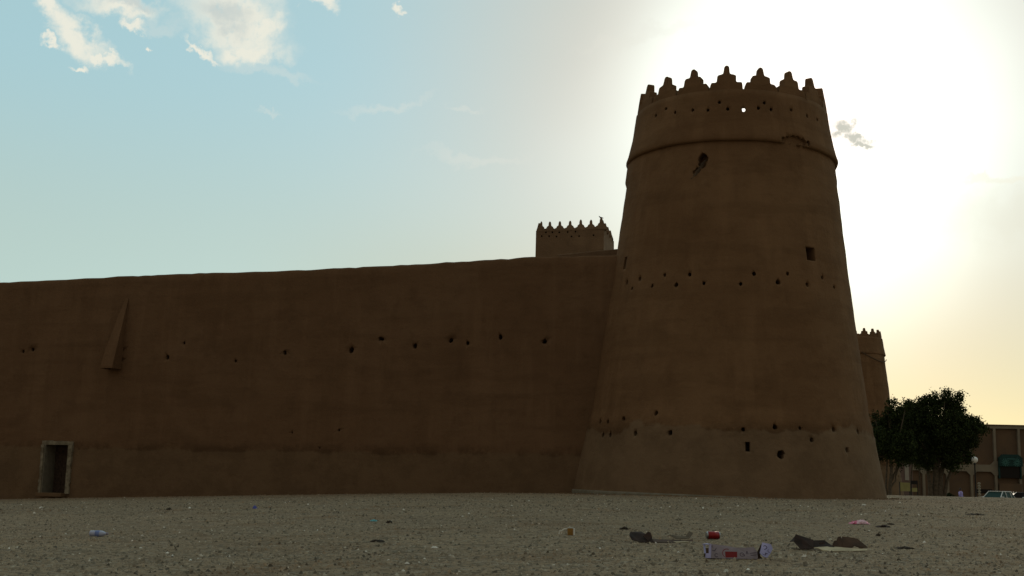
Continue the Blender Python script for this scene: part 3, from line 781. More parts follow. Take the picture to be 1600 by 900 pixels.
# ------------------------------------------------------------------ trees
BARK = varied('bark', (.13, .105, .075), (.08, .065, .048), 6, .95, .5, .03)
def leafm(q, b):
    r_ = q.n('ShaderNodeNewGeometry').outputs['Random Per Island']
    q.put(b.inputs['Base Color'], q.ramp(r_, [(0, (.018, .028, .010)), (.6, (.032, .046, .015)), (1, (.060, .078, .026))]))
LEAF = pbr('ficus_leaf', (.04, .07, .02), .9, .08, leafm)
def tree(Y, base_px, clusters, trunks, label, nleaf, group='street trees beyond the square', size=.15):
    bp = at(base_px, 760, Y); gzv = gz(bp.x, Y); r_ = np.random.default_rng(int(base_px))
    t = empty('broadleaf_tree', (bp.x, Y, gzv)); tag(t, label, 'tree', group)
    cs = []
    for (px, py, rp) in clusters:
        p = at(px, py, Y); cs.append((np.array([p.x - bp.x, r_.uniform(-1, 1) * .9, p.z - gzv]), rp * Y / F))
    Vv = []; Ff = []
    wts = np.array([c[1] ** 2.2 for c in cs]); wts /= wts.sum()
    for (c, rad), w in zip(cs, wts):
        n = int(nleaf * w); 
        # twiggy sub clumps inside each lobe
        ns = max(6, int(26 * rad)); sub = []
        for _ in range(ns):
            d = r_.normal(size=3); d /= np.linalg.norm(d); sub.append(c + d * rad * r_.uniform(.35, 1.06) * np.array([1, 1, .92]))
        for _ in range(n):
            s0 = sub[r_.integers(ns)] if r_.random() < .82 else c + r_.normal(size=3) * rad * .38
            p = s0 + r_.normal(size=3) * .15 * (1 + .15 * rad)
            a = r_.normal(size=3); a /= np.linalg.norm(a); b_ = np.cross(a, r_.normal(size=3)); b_ /= np.linalg.norm(b_)
            L = size * r_.uniform(.6, 1.4); wd = L * .45; k = len(Vv)
            Vv += [p - a * L * .5, p + b_ * wd * .5, p + a * L * .5, p - b_ * wd * .5]; Ff.append((k, k + 1, k + 2, k + 3))
    tri_mesh('crown', Vv, Ff, LEAF, t, 4)
    tb = MB()
    for tk in trunks:
        pts = []; rs = []
        for (px, py, rad) in tk:
            p = at(px, py, Y); pts.append((p.x - bp.x, r_.uniform(-.15, .15), p.z - gzv)); rs.append(rad)
        pts2 = []; rs2 = []
        for i in range(len(pts) - 1):
            for u in (0, .33, .66):
                a, b2 = Vector(pts[i]), Vector(pts[i + 1]); pts2.append(a.lerp(b2, u) + Vector((r_.uniform(-.05, .05), r_.uniform(-.05, .05), 0))); rs2.append(rs[i] + (rs[i + 1] - rs[i]) * u)
        pts2.append(Vector(pts[-1])); rs2.append(rs[-1])
        tb.tube(pts2, rs2, 8)
    # limbs into every lobe
    top = Vector(pts[-1])
    for (c, rad) in cs:
        e = Vector(c) + Vector((0, 0, rad * .5)); s0 = Vector(tb.v[0]).lerp(top, .85); s0 = Vector((c[0] * .25 + top.x * .75, 0, top.z * .9))
        mdl = s0.lerp(e, .5) + Vector((r_.uniform(-.2, .2), r_.uniform(-.2, .2), -.2))
        tb.tube([s0, mdl, e], [.09, .055, .02], 5)
    tb.build('trunk', BARK, t, True)
    return t
tree(93, 1466, [(1470, 668, 34), (1443, 648, 22), (1466, 632, 18), (1490, 632, 17), (1497, 655, 24), (1515, 675, 20), (1524, 690, 12), (1440, 680, 26), (1500, 693, 22), (1470, 700, 26), (1426, 662, 17), (1430, 634, 9),
                (1452, 622, 9), (1474, 618, 8), (1497, 620, 8), (1520, 658, 9), (1418, 688, 16), (1482, 722, 14), (1510, 714, 9), (1445, 708, 22), (1447, 728, 8), (1421, 676, 18), (1418, 700, 16), (1430, 712, 14), (1416, 652, 13), (1410, 664, 12), (1425, 642, 13), (1403, 676, 14)],
     [[(1462, 790, .30), (1463, 745, .22), (1458, 705, .16), (1455, 680, .1)], [(1468, 790, .32), (1470, 745, .22), (1476, 710, .15), (1486, 680, .08)], [(1456, 790, .22), (1452, 750, .15), (1448, 712, .1)],
      [(1474, 790, .2), (1479, 752, .13), (1490, 715, .08)], [(1465, 790, .26), (1466, 740, .2), (1467, 700, .15)]],
     'large dense dark tree with a broad crown and many stems, right of the tower', 62000, size=.19)
tree(90, 1391, [(1390, 690, 26), (1372, 690, 18), (1408, 690, 22), (1395, 660, 17), (1378, 665, 13), (1396, 628, 7), (1412, 634, 8), (1408, 646, 12), (1388, 642, 6), (1372, 712, 14), (1398, 712, 18), (1417, 712, 12), (1366, 650, 5)],
     [[(1390, 792, .16), (1391, 760, .13), (1392, 728, .11), (1390, 700, .08)], [(1392, 755, .09), (1400, 735, .07), (1406, 712, .05)], [(1391, 762, .08), (1398, 752, .06), (1405, 728, .05)], [(1386, 790, .09), (1385, 745, .07), (1386, 705, .05)]],
     'smaller loose-crowned dark tree half hidden against the right side of the tower', 21000, size=.19)
tree(101, 1424, [(1432, 716, 11), (1420, 705, 14), (1440, 724, 8), (1428, 690, 12)], [[(1425, 792, .09), (1424, 755, .07), (1425, 720, .05), (1426, 700, .04)], [(1436, 790, .06), (1437, 750, .05), (1434, 722, .04)]],
     'thin stemmed young tree standing between the small and the large tree', 3500)
# clipped shrubs under the trees
for px, rp, Y, lab in ((1482, 15, 98, 'round clipped shrub at the foot of the large tree'), (1412, 9, 99, 'low dark shrub under the information board')):
    p = at(px, 772, Y); Vv = []; Ff = []; r_ = np.random.default_rng(px)
    for _ in range(1800):
        d = r_.normal(size=3); d /= np.linalg.norm(d); d[2] = abs(d[2]); q = d * rp * Y / F * r_.uniform(.8, 1.02) * np.array([1, 1, 1.7])
        a = r_.normal(size=3) * .06; b_ = r_.normal(size=3) * .04; k = len(Vv); Vv += [q - a, q + b_, q + a, q - b_]; Ff.append((k, k + 1, k + 2, k + 3))
    o = tri_mesh('shrub', Vv, Ff, pbr('shrub_leaf', (.06, .075, .03), .7, .2, leafm), None, 4); o.location = (p.x, Y, gz(p.x, Y)); tag(o, lab, 'shrub')

# ------------------------------------------------------------------ street lamp, notice board, pole
DMET = pbr('dark_metal', (.03, .03, .03), .5, .5, metal=.6)
LY = 104.0; lp = at(1524.5, 780, LY); lg = at(1522.7, 718.5, LY); g0 = gz(lp.x, LY)
lamp = empty('street_lamp', (lg.x, LY, g0)); tag(lamp, 'dark street lamp with a single white globe beside the large tree', 'street lamp')
hg = lg.z - g0
MB().lathe([(.16, 0), (.16, .25), (.09, .35), (.065, .6), (.055, hg - .45), (.09, hg - .40), (.10, hg - .27), (.05, hg - .25)], 14).build('pole', DMET, lamp, True)
sp = MB().lathe([(.27 * math.sin(math.pi * (k + .2) / 12.4), -.27 * math.cos(math.pi * (k + .2) / 12.4)) for k in range(13)], 20)
sp.build('globe', pbr('frosted_globe', (.80, .80, .78), .35, .5), lamp, True, loc=(0, 0, hg))
NY = 97.0; np_ = at(1407, 768, NY); ng = gz(np_.x, NY)
nb = empty('notice_board', (np_.x, NY, ng)); tag(nb, 'pale yellow notice board on dark posts beneath the small tree', 'sign')
YEL = varied('pale_yellow_board', (.50, .48, .22), (.42, .40, .18), 3, .8)
u = NY / F
def nz(py): return at(1415, py, NY).z - ng
def nbx(px): return at(px, 765, NY).x - np_.x
for (a, b2, c, d) in ((1407, 1422, 754, 767.5), (1425, 1433, 762, 768)):
    MB().box(((nbx(a) + nbx(b2)) / 2, 0, (nz(c) + nz(d)) / 2), (nbx(b2) - nbx(a), .06, nz(c) - nz(d))).build('board', YEL, nb)
for px in (1406.3, 1421.7, 1424, 1433.7):
    top = nz(753) if px < 1423 else nz(752)
    MB().box((nbx(px), .0 + .05, top / 2), (.06, .06, top)).build('post', DMET, nb)
MB().box((nbx(1428.8), .05, nz(753.5)), (nbx(1433.7) - nbx(1424) + .06, .05, .3)).build('header', DMET, nb)
# segmented white post beside the lamp
PY_ = 108.0; pp = at(1530.5, 775, PY_); pg = gz(pp.x, PY_)
sg = MB(); hh = at(1530.5, 757, PY_).z - pg; k = 0; z = 0
prof = []
while z < hh:
    prof += [(.07, z), (.13, z + .05), (.13, z + .13), (.07, z + .18)]; z += .24
o = MB().lathe(prof, 12).build('ringed_bollard', varied('pale_stone', (.40, .38, .30), (.28, .26, .21), 10), None, True, loc=(pp.x, PY_, pg)); tag(o, 'pale ringed stone post standing just right of the street lamp', 'post')

# ------------------------------------------------------------------ cars
WHITE = pbr('white_car_paint', (.72, .72, .70), .3, .5); DARKC = pbr('dark_car_paint', (.02, .022, .025), .25, .5); RUB = pbr('rubber', (.02, .02, .02), .8)
GREENG = pbr('green_tinted_glass', (.008, .035, .026), .45, .1); CHR = pbr('chrome', (.6, .6, .6), .2, .5, metal=1)
REDL = pbr('red_lens', (.35, .02, .02), .3); CLRL = pbr('clear_lens', (.7, .7, .68), .2)
def loft(secs, n_=None):
    m_ = len(secs[0]); mb = MB(); vs = [p for s in secs for p in s]; fs = []
    for i in range(len(secs) - 1):
        for j in range(m_): fs.append((i * m_ + j, i * m_ + (j + 1) % m_, (i + 1) * m_ + (j + 1) % m_, (i + 1) * m_ + j))
    fs.append(tuple(reversed(range(m_)))); fs.append(tuple((len(secs) - 1) * m_ + j for j in range(m_)))
    return mb.add(vs, fs)
def car(name, px, Y, rz, paint, glass, label, kind, hk=1.0):
    p = at(px, 775, Y); c = empty(name, (p.x, Y, gz(p.x, Y) + .02), rz); tag(c, label, kind, 'cars parked beyond the square')
    L, Wd = 4.7, 1.8
    secs = []
    for (x, zt_, w) in ((-2.35, .62, .80), (-2.25, .86, .86), (-1.3, .98, .90), (.9, .98, .90), (1.5, .95, .90), (2.25, .80, .84), (2.38, .55, .76)):
        secs.append([(x, -w, .32), (x, -w, zt_ - .12), (x, -w * .93, zt_), (x, w * .93, zt_), (x, w, zt_ - .12), (x, w, .32), (x, w * .8, .25), (x, -w * .8, .25)])
    b_ = loft(secs).build('body', paint, c, True); bevel(b_, .02)
    zr_ = 1.55 * hk; cab = []
    gp = [(-2.0 if hk > .98 else -1.75, .97), (-1.55, zr_ - .02), (.15, zr_), (.95, .97)]
    # glass house
    gl = MB(); w0, w1 = .84, .66
    gl.add([(gp[0][0], -w0, .97), (gp[3][0], -w0, .97), (gp[2][0], -w1, zr_ - .03), (gp[1][0], -w1, zr_ - .05), (gp[0][0], w0, .97), (gp[3][0], w0, .97), (gp[2][0], w1, zr_ - .03), (gp[1][0], w1, zr_ - .05)],
           [(0, 1, 2, 3), (7, 6, 5, 4), (1, 5, 6, 2), (0, 3, 7, 4), (3, 2, 6, 7), (0, 4, 5, 1)])
    gl.build('windows', glass, c)
    rf = MB()
    rf.box(((gp[1][0] + gp[2][0]) / 2, 0, zr_), (gp[2][0] - gp[1][0] + .12, w1 * 2 + .08, .07))
    for s in (-1, 1):
        for (xa, xb) in ((gp[0][0], gp[1][0]), (gp[3][0], gp[2][0]), (-.35, -.38), (-1.35, -1.28)):
            rf.tube([(xa, s * (w0 + .01), .95), (xb, s * (w1 + .02), zr_ - .01)], .042, 6)
    bevel(rf.build('roof_frame', paint, c), .012)
    for x in (-1.45, 1.5):
        for s in (-1, 1):
            M = Matrix.Translation((x, s * .82, .33)) @ Matrix.Rotation(R(90), 4, 'X')
            t_ = MB().lathe([(.20, -.10), (.31, -.10), (.33, -.06), (.33, .06), (.31, .10), (.20, .10)], 20, M, True).build('wheel', RUB, c, True)
            MB().lathe([(.02, -.07), (.20, -.09), (.21, 0), (.20, .09), (.02, .07)], 16, M).build('rim', CHR, t_)
    for s in (-1, 1):
        MB().box((2.30, s * .62, .66), (.12, .34, .14)).build('headlight', CLRL, c)
        MB().box((-2.32, s * .68, .72), (.08, .2, .2)).build('taillight', REDL, c)
        MB().box((.75, s * .98, 1.02), (.12, .2, .13)).build('wing_mirror', paint, c)
    return c
car('parked_car', 1557, 114, R(222), WHITE, GREENG, 'white car with green tinted windows, only its roof above the gravel rise', 'car', 1.0)
car('parked_car', 1588, 118, R(176), DARKC, GLASS, 'dark car behind the white one, only its roof and windows visible', 'car', .95)
car('parked_car', 1620, 110, R(184), WHITE, GLASS, 'white car cut off by the right edge of the picture', 'car', .93)

# ------------------------------------------------------------------ person
CLOTH = varied('lavender_cloth', (.46, .40, .80), (.40, .35, .72), 3, .9); SKINM = pbr('skin', (.22, .12, .08), .6); HAIR = pbr('black_hair', (.01, .01, .01), .7)
QY = 122.0; pq = at(1501, 770, QY); hq = 1.72
per = empty('person', (pq.x, QY, gz(pq.x, QY) + .02), R(25))
tag(per, 'person in a long pale lavender robe walking past the shrub behind the tree', 'person')
nodes = [((0, 0, .95), .15), ((0, 0, 1.15), .135), ((0, 0, 1.38), .15), ((0, 0, 1.47), .06), ((0, -.01, 1.55), .065), ((0, -.01, 1.62), .10), ((0, -.01, 1.69), .075),
         ((.10, 0, .90), .10), ((.11, -.20, .50), .07), ((.11, -.12, .10), .045), ((.11, -.26, .04), .035), ((-.10, 0, .90), .10), ((-.11, .12, .50), .07), ((-.11, .30, .12), .045), ((-.11, .20, .04), .035),
         ((.20, 0, 1.40), .06), ((.25, .08, 1.12), .045), ((.26, -.02, .88), .035), ((.26, -.07, .80), .03), ((-.20, 0, 1.40), .06), ((-.25, -.08, 1.12), .045), ((-.26, -.20, .90), .035), ((-.26, -.25, .83), .03)]
edges = [(0, 1), (1, 2), (2, 3), (3, 4), (4, 5), (5, 6), (0, 7), (7, 8), (8, 9), (9, 10), (0, 11), (11, 12), (12, 13), (13, 14), (2, 15), (15, 16), (16, 17), (17, 18), (2, 19), (19, 20), (20, 21), (21, 22)]
skin('body', nodes, edges, SKINM, per)
rb = MB(); secs = []
for z, a, b2, yo in ((.14, .27, .34, .02), (.5, .235, .27, .0), (.85, .215, .20, 0), (1.1, .20, .165, 0), (1.34, .235, .165, 0), (1.44, .17, .12, 0), (1.49, .08, .08, 0)):
    secs.append([(a * math.cos(t * math.pi / 8) * (1 + .05 * math.sin(t * 3)), yo + b2 * math.sin(t * math.pi / 8), z) for t in range(16)])
loft(secs).build('robe', CLOTH, per, True)
sl_ = MB(); sl_.tube([(.19, 0, 1.40), (.26, .08, 1.12), (.27, -.02, .90)], [.085, .075, .07], 10); sl_.build('sleeve', CLOTH, per, True)
sl_ = MB(); sl_.tube([(-.19, 0, 1.40), (-.26, -.08, 1.12), (-.27, -.19, .92)], [.085, .075, .07], 10); sl_.build('sleeve', CLOTH, per, True)
MB().lathe([(.112 * math.sin(math.pi * (k + .3) / 12), .02 + .125 * math.cos(math.pi * (k + .3) / 12)) for k in range(7)][::-1], 14).build('hair', HAIR, per, True, loc=(0, .012, 1.64))

# ------------------------------------------------------------------ litter on the gravel
KRAFT = varied('brown_cardboard', (.085, .047, .028), (.050, .030, .020), 9, .9, .25, .01)
KRAFTD = varied('dark_cardboard', (.045, .025, .019), (.022, .014, .011), 8, .9, .25, .01)  # darker brown version of the cardboard
PALEC = varied('pale_cardboard', (.52, .44, .29), (.40, .33, .22), 12, .9, .2, .005)
WHITEC = varied('white_printed_card', (.30, .265, .31), (.22, .195, .22), 8, .8, .15, .005)
REDP = pbr('red_print', (.20, .012, .016), .5); INK = pbr('dark_print', (.05, .035, .07), .6)
BLUEW = varied('bluish_white_card', (.40, .38, .62), (.30, .29, .48), 8, .8)
CLEAR = pbr('cloudy_plastic', (.42, .46, .62), .25, .5); LABELB = pbr('blue_label', (.18, .24, .50), .5)
PINKP = varied('pink_plastic', (.80, .22, .38), (.62, .16, .28), 20, .4)
PALEPK = varied('pale_pink_plastic', (.85, .62, .70), (.75, .5, .6), 20, .4)
CARDT = .004
def root(name, px, py, rz=0): 
    p = on_ground(px, py); return empty(name, p, rz), p.y / F
# brown torn box
e, k = root('torn_box', 1300, 861); tag(e, 'torn brown cardboard box lying flattened on the gravel, right of the white carton', 'cardboard box')
def q3(px, py, y): return ((px - 1300) * k, y, max(.003, (861 - py) * k - y * .052))
mb = MB(); mb.slab([q3(1243, 848, .02), q3(1249, 837, .08), q3(1277, 845, .10), q3(1272, 858, .0), q3(1250, 859, -.04)], CARDT)
mb.slab([q3(1243, 848, .02), q3(1249, 837, .08), q3(1262, 839.5, .32), q3(1250, 848, .30)], CARDT); mb.build('box_end', KRAFTD, e)
mb = MB(); mb.slab([q3(1249, 837, .085), q3(1277, 845, .105), q3(1288, 844.5, .35), q3(1262, 838, .33)], CARDT); mb.build('end_flap', KRAFT, e)
mb = MB(); mb.slab([q3(1271, 857, .05), q3(1276, 846, .16), q3(1297, 845, .16), q3(1302, 850, .12), q3(1306, 855, .04)], CARDT); mb.slab([q3(1283, 849, .06), q3(1291, 848.5, .06), q3(1292, 850.5, .05), q3(1284, 851, .05)], CARDT); mb.build('side_panel', KRAFTD, e)
mb = MB(); mb.slab([q3(1303, 854, .06), q3(1309, 846, .10), q3(1313, 845.5, .11), q3(1317, 840, .14), q3(1322, 838.5, .15), q3(1324, 850, .08), q3(1319, 855, .05)], CARDT)
mb.slab([q3(1319, 855, .045), q3(1324, 838.8, .15), q3(1340, 840.5, .13), q3(1347, 842, .12), q3(1352, 848, .09), q3(1356, 854.5, .02), q3(1345, 856, .02), q3(1337, 852.5, .04), q3(1333, 855, .03)], CARDT); mb.build('torn_flap', KRAFT, e)
mb = MB(); mb.slab([q3(1273, 856.5, .02), q3(1300, 854.5, .06), q3(1330, 855.5, .05), q3(1355, 857.5, .02), q3(1352, 859.5, -.04), q3(1335, 860.3, -.05), q3(1312, 860.8, -.06), q3(1291, 863.5, -.10), q3(1283, 861, -.06), q3(1279, 857.5, .0)], CARDT); mb.build('base_sheet', PALEC, e)
# left cardboard
e, k = root('crumpled_cardboard', 1033, 848); tag(e, 'crumpled dark cardboard strip with an upturned flap, left of the red can', 'cardboard')
def q3(px, py, y): return ((px - 1033) * k, y, max(.003, (848 - py) * k - y * .047))
mb = MB(); mb.slab([q3(985, 838, .04), q3(988, 833, .12), q3(1006, 832, .18), q3(1012, 836, .10), q3(1020, 842, .04), q3(1022, 848, -.02), q3(1000, 848, -.03), q3(988, 845, -.02)], CARDT)
mb.slab([q3(1006, 839, .02), q3(1014, 832, .06), q3(1018, 833, .06), q3(1020, 841, .02), q3(1012, 846, -.02)], CARDT); mb.build('folded_end', KRAFTD, e)
mb = MB(); mb.slab([q3(1016, 843, .10), q3(1050, 843.5, .12), q3(1075, 844.5, .10), q3(1084, 842, .10), q3(1082, 845.5, .0), q3(1052, 848, -.04), q3(1022, 848.5, -.04)], CARDT); mb.build('strip', KRAFT, e)
mb = MB(); mb.slab([q3(1052, 846.0, .0), q3(1072, 845.5, .02), q3(1080, 843.5, .06), q3(1082, 845.6, .0), q3(1055, 847.6, -.045)], CARDT); mb.build('pale_edge', PALEC, e)
mb = MB(); mb.slab([q3(1048, 836, .12), q3(1066, 838.5, .12), q3(1073, 838, .10), q3(1080, 830, .14), q3(1086, 832.5, .14), q3(1078, 841, .06), q3(1058, 842, .06)], CARDT); mb.build('upturned_flap', varied('greyish_card', (.15, .12, .085), (.10, .08, .06), 9), e)
# white printed carton
e, k = root('printed_carton', 1155, 874); tag(e, 'crushed white printed drinks carton with a red rectangle, lying in the foreground', 'carton')
def q3(px, py, y): return ((px - 1155) * k, y, max(.003, (874 - py) * k - y * .06))
mb = MB(); fp = [q3(1112, 874.5, .0), q3(1184, 873.5, .0), q3(1183.5, 862, .02), q3(1178.5, 855, .03), q3(1165, 856.5, .03), q3(1150, 856.5, .03), q3(1135, 854, .03), q3(1114, 852, .03)]
mb.slab(fp, CARDT); fr_ = mb.build('front_panel', WHITEC, e)
mb = MB(); mb.slab([q3(1105, 873, .04), q3(1112, 874.5, .0), q3(1114, 852, .03), q3(1111.5, 851, .06), q3(1110, 866, .03), q3(1106, 866, .05)], CARDT)
mb.slab([q3(1104.5, 852, .16), q3(1111.5, 851, .16), q3(1114, 852.5, .03), q3(1110, 852.5, .05)], CARDT); mb.slab([q3(1106, 866, .05), q3(1109, 851.5, .16), q3(1107, 852, .17), q3(1104.2, 866, .07)], CARDT); mb.build('end_panel', BLUEW, e)
mb = MB(); mb.slab([q3(1107, 872, .16), q3(1184, 871, .18), q3(1180, 862, .2), q3(1165, 860, .2), q3(1140, 859.5, .2), q3(1110, 858, .2)], CARDT); mb.slab([q3(1107, 873.6, .17), q3(1112, 874.2, .005), q3(1184, 873.3, .005), q3(1186, 873, .18)], CARDT); mb.build('rear_panel', KRAFT, e)
mb = MB(); mb.slab([q3(1186, 864, -.01), q3(1193, 848, .05), q3(1206, 850.5, .05), q3(1208, 857, .03), q3(1203, 864, .0), q3(1196, 871, -.03), q3(1190, 869, -.03)], CARDT); ef = mb.build('end_flap', BLUEW, e)
mb = MB(); mb.slab([q3(1182, 866, .02), q3(1192, 849.5, .055), q3(1187, 868, .0), q3(1190, 872, -.01), q3(1183, 873, .0)], CARDT); mb.build('torn_fold', KRAFTD, e)
pn = (Vector(fp[1]) - Vector(fp[0])).cross(Vector(fp[-1]) - Vector(fp[0])).normalized()
if pn.y > 0: pn = -pn
def onp(px, py, lift=.0035):        # a point on the front panel
    a, b2, c = Vector(fp[0]), Vector(fp[1]), Vector(fp[-1]); x = (px - 1155) * k
    v = (874.5 - py) / 22.5; y = a.y + (c.y - a.y) * v; return Vector((x, y, max(.004, (874 - py) * k - y * .06))) + pn * lift
def mark(name, pts, w, mat, parent, fn=onp):
    mb = MB(); P_ = [fn(*p) for p in pts]
    for a, b2 in zip(P_, P_[1:]):
        d = (b2 - a).normalized(); s = pn.cross(d).normalized() * w / 2; mb.add([a + s, a - s, b2 - s, b2 + s], [(0, 1, 2, 3)])
    return mb.build(name, mat, parent)
mb = MB(); mb.add([onp(1134, 863), onp(1152.5, 863), onp(1152, 871.5), onp(1134, 872)], [(0, 1, 2, 3)]); mb.build('red_rectangle', REDP, fr_)
arc = lambda cx, cy, r_, a0, a1, n=9, ry=None: [(cx + r_ * math.cos(R(a0 + (a1 - a0) * i / n)), cy - (ry or r_) * math.sin(R(a0 + (a1 - a0) * i / n))) for i in range(n + 1)]
mark('red_ring', arc(1136.5, 865.5, 6.5, 60, 235), .004, REDP, fr_)
mark('printed_mark', [(1114.5, 861.5), (1118, 862.5), (1121, 858)], .004, INK, fr_)
mark('printed_mark', arc(1120.5, 868.8, 2.6, 40, 320, ry=2.4), .004, INK, fr_)
mark('printed_mark', arc(1115.5, 855.5, 1.2, 90, 300), .003, INK, fr_)
mark('printed_mark', arc(1160, 867, 3.4, 30, 330, ry=2.6), .0035, INK, fr_)
mark('printed_mark', [(1160, 867), (1163.5, 867), (1163.5, 869.5)], .0035, INK, fr_)
mark('printed_mark', [(1166, 866.5), (1167.5, 861.5), (1169, 866.5)], .0035, INK, fr_)
mark('printed_mark', [(1172, 865), (1182, 863.5)], .003, INK, fr_); mark('printed_mark', [(1173, 868), (1182, 867)], .003, INK, fr_)
def onf(px, py, lift=.004):
    t = (871 - py) / 22; y = -.03 + .08 * t; return Vector(((px - 1155) * k, y - .006, (874 - py) * k - y * .06))
mark('printed_mark', arc(1196, 855, 2.6, 150, -60, ry=2.4), .004, INK, ef, onf); mark('printed_mark', [(1197.5, 857), (1194, 858.5)], .004, INK, ef, onf)
mark('printed_mark', [(1189.5, 863), (1190.5, 866.5), (1195, 866.5), (1194.5, 863.5), (1198, 865)], .004, INK, ef, onf)
mark('printed_mark', arc(1201, 860.5, 2, 100, 300), .003, INK, ef, onf)
# red can
p = on_ground(1114, 842.5)
e = empty('drink_can', (p.x, p.y, p.z), R(6)); tag(e, 'crumple free red drinks can lying on its side behind the white carton', 'can')
e['label'] = 'red drinks can lying on its side behind the white carton'
M = Matrix.Translation((0, 0, .034)) @ Matrix.Rotation(R(90), 4, 'Y')
MB().lathe([(.033, -.047), (.033, .050)], 28, M).build('can_body', pbr('red_can', (.27, .008, .012), .3, .5, metal=.3), e, True)
ALU = pbr('aluminium', (.32, .33, .34), .35, .5, metal=1)
MB().lathe([(.024, -.060), (.026, -.0605), (.026, -.058), (.033, -.0471)], 28, M).build('can_top', ALU, e, True)
MB().lathe([(.033, .0501), (.028, .060), (.024, .061)], 28, M).build('can_base', ALU, e, True)
# plastic bottle
p = on_ground(154, 838.5); e = empty('plastic_bottle', p, R(-4)); tag(e, 'empty cloudy plastic bottle lying alone on the gravel at the left', 'bottle')
M = Matrix.Translation((0, 0, .03)) @ Matrix.Rotation(R(90), 4, 'Y'); s = 1.0
pr_ = [(.02, -.09), (.028, -.085)] + [(.0295 - .002 * (i % 2), -.08 + i * .012) for i in range(9)] + [(.028, .035), (.02, .055), (.012, .068), (.011, .078)]
MB().lathe(pr_, 20, M).build('bottle_body', CLEAR, e, True)
MB().lathe([(.013, .0785), (.014, .080), (.014, .092), (.012, .094)], 16, M).build('cap', WHITEC, e, True)
MB().lathe([(.0305, -.03), (.0305, .012)], 20, M).build('label_band', LABELB, e, True)
# juice carton with straw
p = on_ground(888, 836.5); e = empty('juice_carton', p, R(-8)); tag(e, 'small ochre and white drink carton with a pale torn strip, left of the cardboard', 'carton')
OCH = varied('ochre_print', (.30, .17, .04), (.24, .13, .03), 20, .6)
MB().box((.02, 0, .034), (.052, .05, .062)).build('carton_body', OCH, e)
MB().box((.052, 0, .034), (.012, .052, .064)).build('white_end', pbr('white_card', (.62, .60, .55), .7), e)
MB().box((.02, 0, .0675), (.054, .052, .004)).build('white_edge', pbr('white_card2', (.55, .53, .48), .7), e)
mm = MB(); mm.tube([(-.01, 0, .06), (-.04, -.01, .055), (-.06, -.02, .04), (-.078, -.02, .038), (-.085, -.02, .01)], .0065, 6); mm.build('torn_strip', pbr('white_strip', (.7, .68, .62), .6), e)
# pink wrapper
p = on_ground(1343, 819); e = empty('pink_wrapper', p, 0); tag(e, 'crumpled bright pink plastic wrapper on the gravel behind the torn brown box', 'wrapper')
def crumple(w, d, h, seed, nxx=16, nyy=8):
    v = []; f = []
    for j in range(nyy + 1):
        for i in range(nxx + 1):
            u, t = i / nxx - .5, j / nyy - .5
            e_ = max(0, 1 - (2 * u) ** 2) * max(0, 1 - (2 * t) ** 2)
            n_ = noise.noise(Vector((u * 7, t * 7, seed))); n2 = noise.noise(Vector((u * 7 + 5, t * 7, seed + 3)))
            v.append((u * w + n_ * w * .12, t * d + n2 * d * .2, .004 + h * (e_ ** .5) * (.55 + .9 * abs(noise.noise(Vector((u * 9, t * 5, seed + 8)))))))
    for j in range(nyy):
        for i in range(nxx): a = j * (nxx + 1) + i; f.append((a, a + 1, a + nxx + 2, a + nxx + 1))
    return v, f
v, f = crumple(.23, .18, .05, 2.3); mesh('sheet', v, f, PINKP, e)
v, f = crumple(.13, .12, .06, 5.1); o = mesh('pale_fold', v, f, PALEPK, e); o.location = (.01, -.04, .004)
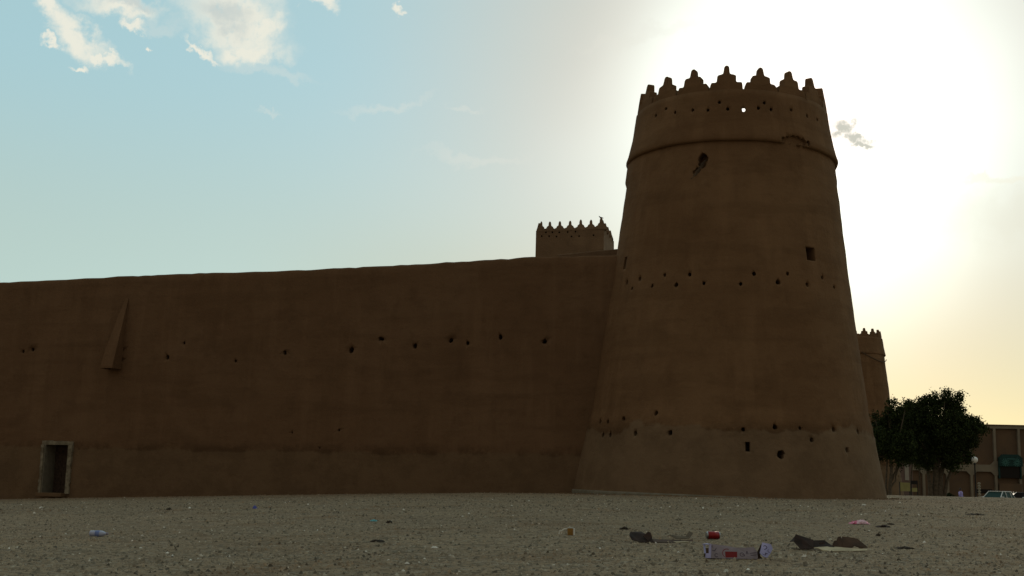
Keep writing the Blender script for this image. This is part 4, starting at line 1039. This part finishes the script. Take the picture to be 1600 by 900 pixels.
# small scraps, stones, twigs, each its own thing
def scrap(px, py, w, h, mat, name, lab, cat, seed):
    p = on_ground(px, py); kk = p.y / F; v, f = crumple(w * kk, w * kk * .7, h * kk, seed, 9, 6); o = mesh(name, v, f, mat); o.location = p; tag(o, lab, cat); return o
PAPER = pbr('scrap_paper', (.72, .70, .64), .8); BLUEP = pbr('blue_plastic', (.10, .12, .45), .5); CYANP = pbr('cyan_plastic', (.10, .35, .38), .5); BRN = varied('brown_leaf', (.05, .035, .025), (.03, .022, .016), 20)
scrap(1380, 824, 22, 3.2, KRAFTD, 'cardboard_scrap', 'ragged dark cardboard scrap just right of the pink wrapper', 'cardboard scrap', 1)
scrap(1391, 820, 12, 2.5, KRAFTD, 'cardboard_scrap', 'thin dark scrap beyond the ragged one, right of the pink wrapper', 'cardboard scrap', 2)
scrap(975, 828, 14, 5, BRN, 'dead_leaf', 'curled dark leaf above the crumpled cardboard strip', 'leaf', 3)
scrap(1413, 858, 26, 4, BRN, 'bark_piece', 'flat dark piece of bark right of the torn brown box', 'bark', 4)
scrap(1372, 838, 7, 4, BRN, 'dead_leaf', 'tiny dark curled leaf above the right end of the torn box', 'leaf', 5)
scrap(590, 847, 22, 4, BRN, 'dead_leaf', 'long dark leaf lying left of centre on the gravel', 'leaf', 6)
scrap(608, 818, 10, 5, BRN, 'clod', 'small dark clod of earth beyond the long leaf left of centre', 'clod', 7)
scrap(264, 797, 8, 4, BRN, 'clod', 'small dark clod near the wall between doorway and blue scrap', 'clod', 8)
scrap(398, 795, 7, 5, BLUEP, 'plastic_scrap', 'tiny deep blue plastic scrap near the foot of the wall', 'plastic scrap', 9)
scrap(584, 815, 12, 3, CYANP, 'plastic_scrap', 'faint turquoise plastic scrap beside the small clod left of centre', 'plastic scrap', 10)
scrap(679, 857, 10, 3, PAPER, 'paper_scrap', 'tiny white paper scrap right of the long dark leaf', 'paper scrap', 11)
scrap(64, 794.5, 6, 3, PAPER, 'paper_scrap', 'tiny white scrap lying in front of the doorway', 'paper scrap', 12)
scrap(636, 882, 7, 2.5, PAPER, 'paper_scrap', 'tiny white scrap near the bottom edge, left of centre', 'paper scrap', 13)
scrap(1257, 871, 7, 4, PAPER, 'paper_scrap', 'tiny bright scrap in front of the left end of the torn brown box', 'paper scrap', 14)
scrap(1350, 790, 7, 2.5, PAPER, 'paper_scrap', 'tiny bright scrap on the gravel before the right foot of the tower', 'paper scrap', 15)
scrap(1524, 805, 26, 3, BRN, 'bark_piece', 'long thin dark bark strip far right on the gravel', 'bark', 16)
scrap(1036, 773.5, 16, 3.5, BRN, 'rubble_piece', 'small heap of rubble against the foot of the big tower', 'rubble', 17)
